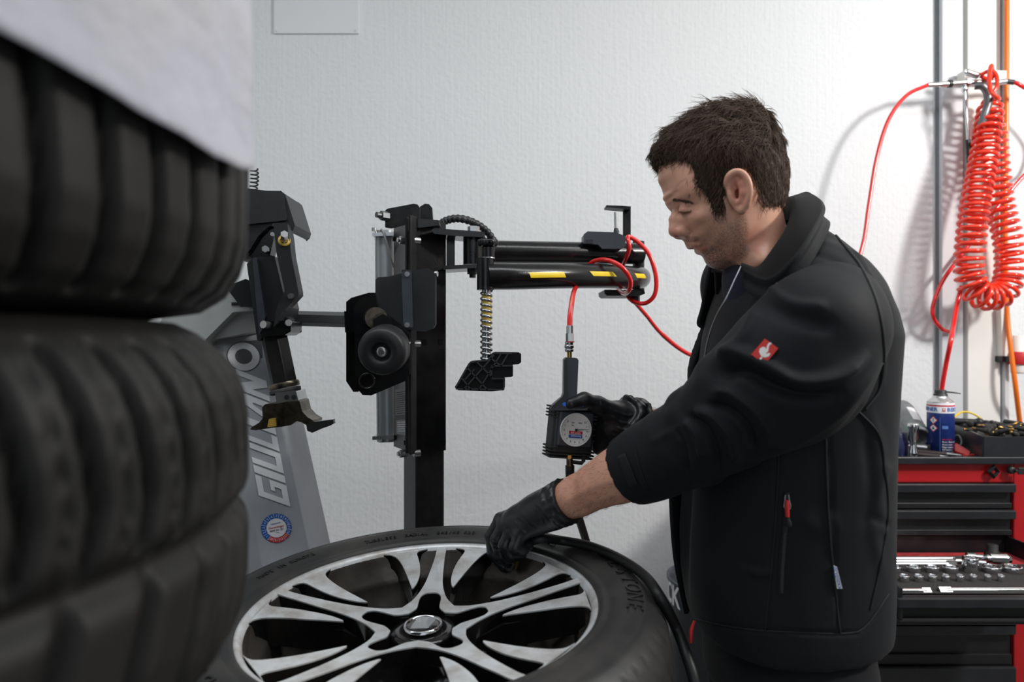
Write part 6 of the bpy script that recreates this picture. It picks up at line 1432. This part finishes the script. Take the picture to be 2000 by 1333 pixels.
q = [onsurf(x, y, (bvj,), .002)[0] for x, y in ((1625, 1104), (1634, 1107), (1643, 1149), (1632, 1149))]; b = MB(); n_ = Vector((-.1, -1, 0)).normalized(); b.prism(q, n_ * .0015)
o = sum(q, Vector()) / 4 + n_ * .0022; yv = (q[2] - q[1]).normalized(); b.text('dryplexx', frame(o, yv, n_.cross(yv)), .0085, 1, .0001); b.build('side_tag', [M['badge_white'], M['decal_blue']], jacket)
b = MB(); zq = [P(*a) for a in ((1447, 521, .962), (1436, 545, .952), (1420, 580, .945), (1398, 620, .955), (1384, 660, .965), (1376, 700, .975))]; b.tube(spline(zq, 8), .0012, 8); b.build('front_zip', M['zip_metal'], jacket)
b = MB(); b.tube([P(1356, 1214, 1.0), P(1350, 1232, .99), P(1349, 1256, .99)], [.0020, .0030, .0024], 8); b.build('red_zip_pull', M['badge_red'], jacket)
# collar, folded open
I_ = [(1447, 519, .965), (1480, 524, .955), (1517, 478, .955), (1541, 438, .975), (1549, 404, 1.02), (1546, 392, 1.07), (1530, 400, 1.13), (1485, 470, 1.15), (1425, 530, 1.12), (1396, 535, 1.11)]
O_ = [(1450, 528, .958), (1502, 547, .930), (1556, 503, .915), (1592, 448, .935), (1609, 408, .99), (1592, 384, 1.07), (1560, 386, 1.15), (1480, 480, 1.19), (1415, 530, 1.16), (1386, 530, 1.14)]
B2 = [(1448, 560, .955), (1500, 590, .925), (1562, 545, .915), (1604, 480, .935), (1620, 440, .99), (1606, 430, 1.07), (1568, 430, 1.16), (1490, 520, 1.20), (1420, 570, 1.17), (1384, 570, 1.15)]
IN2 = [(1452, 560, .975), (1486, 560, .975), (1515, 525, .985), (1538, 480, 1.0), (1548, 440, 1.04), (1540, 430, 1.07), (1520, 440, 1.12), (1480, 510, 1.14), (1425, 570, 1.11), (1398, 575, 1.10)]
rows = [spline([P(*q) for q in r], 8) for r in (IN2, I_, O_, B2)]
cols = len(rows[0]); vs = []
for j in range(cols):
    a_, i_, o_, b_ = (r[j] for r in rows); up = Vector((0, 0, .003)); col_ = [a_, a_.lerp(i_, .6), i_.lerp(a_, .06) + up * .6, i_.lerp(o_, .10) + up, i_.lerp(o_, .5) + up * .6, i_.lerp(o_, .92) + up * .4, o_.lerp(b_, .04), o_.lerp(b_, .3) + (a_ - b_).normalized() * .006, o_.lerp(b_, .65) + (a_ - b_).normalized() * .008, b_]
    prof_n = len(col_); vs += col_
b = MB(); b.add(vs, [(j * prof_n + i, (j + 1) * prof_n + i, (j + 1) * prof_n + i + 1, j * prof_n + i + 1) for j in range(cols - 1) for i in range(prof_n - 1)])
b.m = [1 if i % (prof_n - 1) >= 5 else 0 for i in range(len(b.m))]
co = b.build('collar', [M['collar_lining'], M['jacket_cloth']], jacket); m_ = co.modifiers.new('thick', 'SOLIDIFY'); m_.thickness = .004; m_.offset = 0
# loose far front flap
b = MB(); A_ = [(1388, 520, 1.13), (1372, 600, 1.15), (1364, 632, 1.15), (1374, 650, 1.15), (1352, 720, 1.15), (1338, 800, 1.15), (1318, 900, 1.15), (1310, 960, 1.15), (1314, 1050, 1.15), (1322, 1115, 1.15), (1340, 1200, 1.15)]
fa_ = spline([P(*q) for q in A_], 6); fb_ = [p + Vector((.09, .09, 0)) for p in fa_]; n_ = len(fa_); b.add([q for a, c in zip(fa_, fb_) for q in (a, a.lerp(c, .5) + Vector((-.015, .015, 0)), c)], [(3 * i + k, 3 * i + k + 1, 3 * i + k + 4, 3 * i + k + 3) for i in range(n_ - 1) for k in (0, 1)])
fl_ = b.build('far_front_flap', M['jacket_cloth'], jacket); m_ = fl_.modifiers.new('thick', 'SOLIDIFY'); m_.thickness = .006; m_.offset = 0
# shirt in the opening
sh_ = Field((.22, .92, .96), (.56, 1.26, 1.52), .007); sh_.column([(.97, .42, 1.09, .125, .13), (1.1, .42, 1.09, .125, .13), (1.3, .425, 1.09, .125, .13), (1.42, .44, 1.085, .09, .11), (1.49, .45, 1.08, .06, .07)], k=.02); sh_.chain([P(1496, 548, 1.05), (.425, 1.07, 1.40)], [.066, .092], k=.02); Vs_, Qs_ = sh_.mesh(); obj_np('shirt', relax(Vs_, Qs_, 2), Qs_, M['shirt_navy'], man)
# cuff strap
b = MB(); b2 = [P(1190, 868, 1.045), P(1200, 858, 1.04), P(1212, 857, 1.035), P(1236, 866, 1.03), P(1228, 872, 1.03), P(1206, 873, 1.04), P(1193, 872, 1.045)]
b.prism(b2, Vector((0, .004, .001))); b.build('cuff_tab', M['jacket_cloth'], jacket, bevel=.001)
def surf_patch(name, c, nu, nv, m, par, trees, lift):
    vs = []; ok = True
    for i in range(nu + 1):
        for j in range(nv + 1):
            u, v = i / nu, j / nv; x = (c[0][0] * (1 - u) + c[1][0] * u) * (1 - v) + (c[3][0] * (1 - u) + c[2][0] * u) * v; y = (c[0][1] * (1 - u) + c[1][1] * u) * (1 - v) + (c[3][1] * (1 - u) + c[2][1] * u) * v
            h = onsurf(x, y, trees, lift); vs.append(h[0] if h else None)
    if any(v is None for v in vs): return
    b = MB(); b.add(vs, [(i * (nv + 1) + j, (i + 1) * (nv + 1) + j, (i + 1) * (nv + 1) + j + 1, i * (nv + 1) + j + 1) for i in range(nu) for j in range(nv)]); o = b.build(name, m, par); q = o.modifiers.new('thick', 'SOLIDIFY'); q.thickness = .0012; q.offset = 0; return o
surf_patch('velcro_patch', [(1206, 893), (1222, 886), (1246, 946), (1230, 952)], 4, 12, M['velcro'], jacket, (bvs,), .0014)

# ---- trousers and boots
tf = Field((.22, .84, .10), (.66, 1.34, 1.04), .007)
tf.column([(.86, .432, 1.08, .118, .140), (.95, .430, 1.08, .112, .140), (1.02, .43, 1.08, .11, .13)], k=.03, p=2.3)
for y_, dy in ((.99, -.02), (1.17, .02)): tf.chain([(.428, y_, .90), (.43, y_ + dy, .52), (.455, y_ + dy * 1.6, .13)], [.090, .084, .080], k=.04)
tf.cut((.45, 1.08, .115), (0, 0, -1)); V, Q = tf.mesh(); V = relax(V, Q, 2)
tro = obj_np('trousers', V, Q, M['trouser_cloth'], man)
for y_ in (.958, 1.202):
    bf = Field((.18, y_ - .08, 0), (.54, y_ + .08, .20), .005); bf.chain([(.47, y_, .045), (.36, y_, .040), (.26, y_, .034)], [.048, .046, .040], k=.02); bf.chain([(.46, y_, .05), (.455, y_, .16)], [.05, .052], k=.02); bf.cut((0, 0, .004), (0, 0, -1)); V, Q = bf.mesh(); obj_np('boot', relax(V, Q, 1), Q, M['rubber'], man)

# ---- gloves, each finger its own chain
gl = Field((-.07, 1.02, .98), (.12, 1.28, 1.18), .0018)
wl, kn = np.array(P(1076, 993, 1.13)), None
K = [P(979, 1016, 1.195), P(986, 1026, 1.172), P(999, 1038, 1.148), P(1014, 1048, 1.128)]     # knuckles, index to little finger
for k_, r_ in zip(K, (.0135, .0135, .013, .012)): gl.cap(wl + (np.array(k_) - wl) * .12, k_, .021, r_, k=.016)
gl.chain([on(EL, WL, .90), on(EL, WL, 1.0), P(1050, 1003, 1.14), P(1020, 1014, 1.155)], [.0345, .0325, .029, .024], k=.014)
gl.ell(P(1018, 1018, 1.155), (.030, .022, .018), k=.014)
FG = [([K[0], P(960, 1048, 1.200), P(963, 1082, 1.200), P(984, 1108, 1.190)], [.0125, .0118, .0105, .0090]), ([K[1], P(971, 1056, 1.172), P(978, 1088, 1.172), P(992, 1100, 1.172)], [.0128, .0120, .0105, .0090]),
      ([K[2], P(986, 1066, 1.145), P(998, 1087, 1.146), P(1018, 1086, 1.150)], [.0125, .0115, .0102, .0090]), ([K[3], P(1006, 1070, 1.122), P(1020, 1076, 1.126), P(1033, 1066, 1.134)], [.0112, .0102, .0092, .0082]),
      ([P(1040, 1020, 1.175), P(1012, 1058, 1.198), P(1000, 1090, 1.198)], [.0165, .0130, .0100])]
for p_, r_ in FG: gl.chain(p_, r_, k=.0035)
cuf = on(EL, WL, .885); cax = FL / np.linalg.norm(FL)
for q, r_, t_ in ((.90, .004, .004), (.935, .003, -.006), (.965, .0028, .005)):
    c_ = on(EL, WL, q); u = np.cross(cax, [0, 0, 1]); u /= np.linalg.norm(u); w = np.cross(cax, u); gl.chain([c_ + (u * math.cos(a) + w * math.sin(a)) * (.0335 if q < .95 else .0325) + cax * t_ * math.sin(a * 2) for a in np.linspace(0, 2 * math.pi, 17)], [r_] * 17, k=.006)
gl.cut(on(EL, WL, .895), -cax)
V, Q = gl.mesh(); V = relax(V, Q, 1, .4)
V = sculpt(V, Q, [([(1050, 985), (1062, 1000), (1078, 1022)], 2.4, .0018), ([(1042, 985), (1052, 1004), (1062, 1025)], 2, -.0014), ([(1020, 1002), (1035, 1020), (1050, 1030)], 2.2, .0010), ([(1005, 1018), (1018, 1035), (1030, 1045)], 2.2, .0013), ([(1010, 1014), (1025, 1028)], 1.8, -.001), ([(960, 1055), (970, 1058)], 2, -.0009), ([(961, 1063), (974, 1066)], 2, -.0009), ([(963, 1072), (978, 1074)], 2, -.0009), ([(990, 1030), (1004, 1052)], 2.5, -.0009)])
obj_np('glove', V, Q, M['glove_nitrile'], man)
gr = Field((.08, 1.10, 1.17), (.28, 1.33, 1.33), .0018)
cr = np.array(WR) - np.array(ER); cr /= np.linalg.norm(cr)
gr.chain([np.array(WR) - cr * .01, P(1222, 826, 1.225), P(1196, 830, 1.225), P(1178, 836, 1.235)], [.0365, .0365, .035, .030], k=.014)
gr.ell(P(1198, 828, 1.225), (.036, .024, .037), k=.014)
gr.chain([P(1205, 812, 1.205), P(1168, 792, 1.188), P(1141, 782, 1.172), P(1116, 789, 1.160)], [.022, .0150, .0128, .0100], k=.008)      # thumb over the trigger
for j_, (y0, y1, y2) in enumerate(((812, 806, 812), (830, 826, 830), (849, 846, 849), (866, 866, 868))):   # fingers wrapped round the back
    gr.chain([P(1182, y0, 1.235), P(1160, y1, 1.268), P(1128, y1, 1.272), P(1100, y2, 1.262)], [.0138, .0125, .0112, .0095] if j_ < 3 else [.0125, .011, .010, .0085], k=.003)
gr.chain([P(1170, 845, 1.222), P(1168, 876, 1.225)], [.014, .011], k=.012); gr.chain([P(1180, 870, 1.225), P(1205, 862, 1.225), P(1228, 852, 1.222)], [.014, .016, .018], k=.014)
for q, r_, t_ in ((-.006, .0032, .004), (.010, .0026, -.005), (.024, .0024, .006)):
    c_ = np.array(WR) + cr * (q - .004); u = np.cross(cr, [0, 0, 1]); u /= np.linalg.norm(u); w = np.cross(cr, u); gr.chain([c_ + (u * math.cos(a) + w * math.sin(a)) * .0365 + cr * t_ * math.sin(a * 3) for a in np.linspace(0, 2 * math.pi, 19)], [r_] * 19, k=.010)
gr.cut(np.array(WR) - cr * .010, -cr)
V, Q = gr.mesh(); V = relax(V, Q, 1, .4)
V = sculpt(V, Q, [([(1150, 782), (1175, 800), (1180, 830)], 3, .001), ([(1195, 812), (1210, 825), (1228, 828)], 2.4, .002), ([(1200, 803), (1222, 812), (1236, 812)], 2.2, .0018), ([(1205, 835), (1225, 842), (1238, 838)], 2.4, .002), ([(1186, 790), (1192, 798)], 1.6, -.001), ([(1178, 786), (1182, 796)], 1.6, -.001), ([(1170, 783), (1173, 792)], 1.6, -.001), ([(1195, 845), (1215, 852)], 2.5, -.0014)])
obj_np('glove', V, Q, M['glove_nitrile'], man)
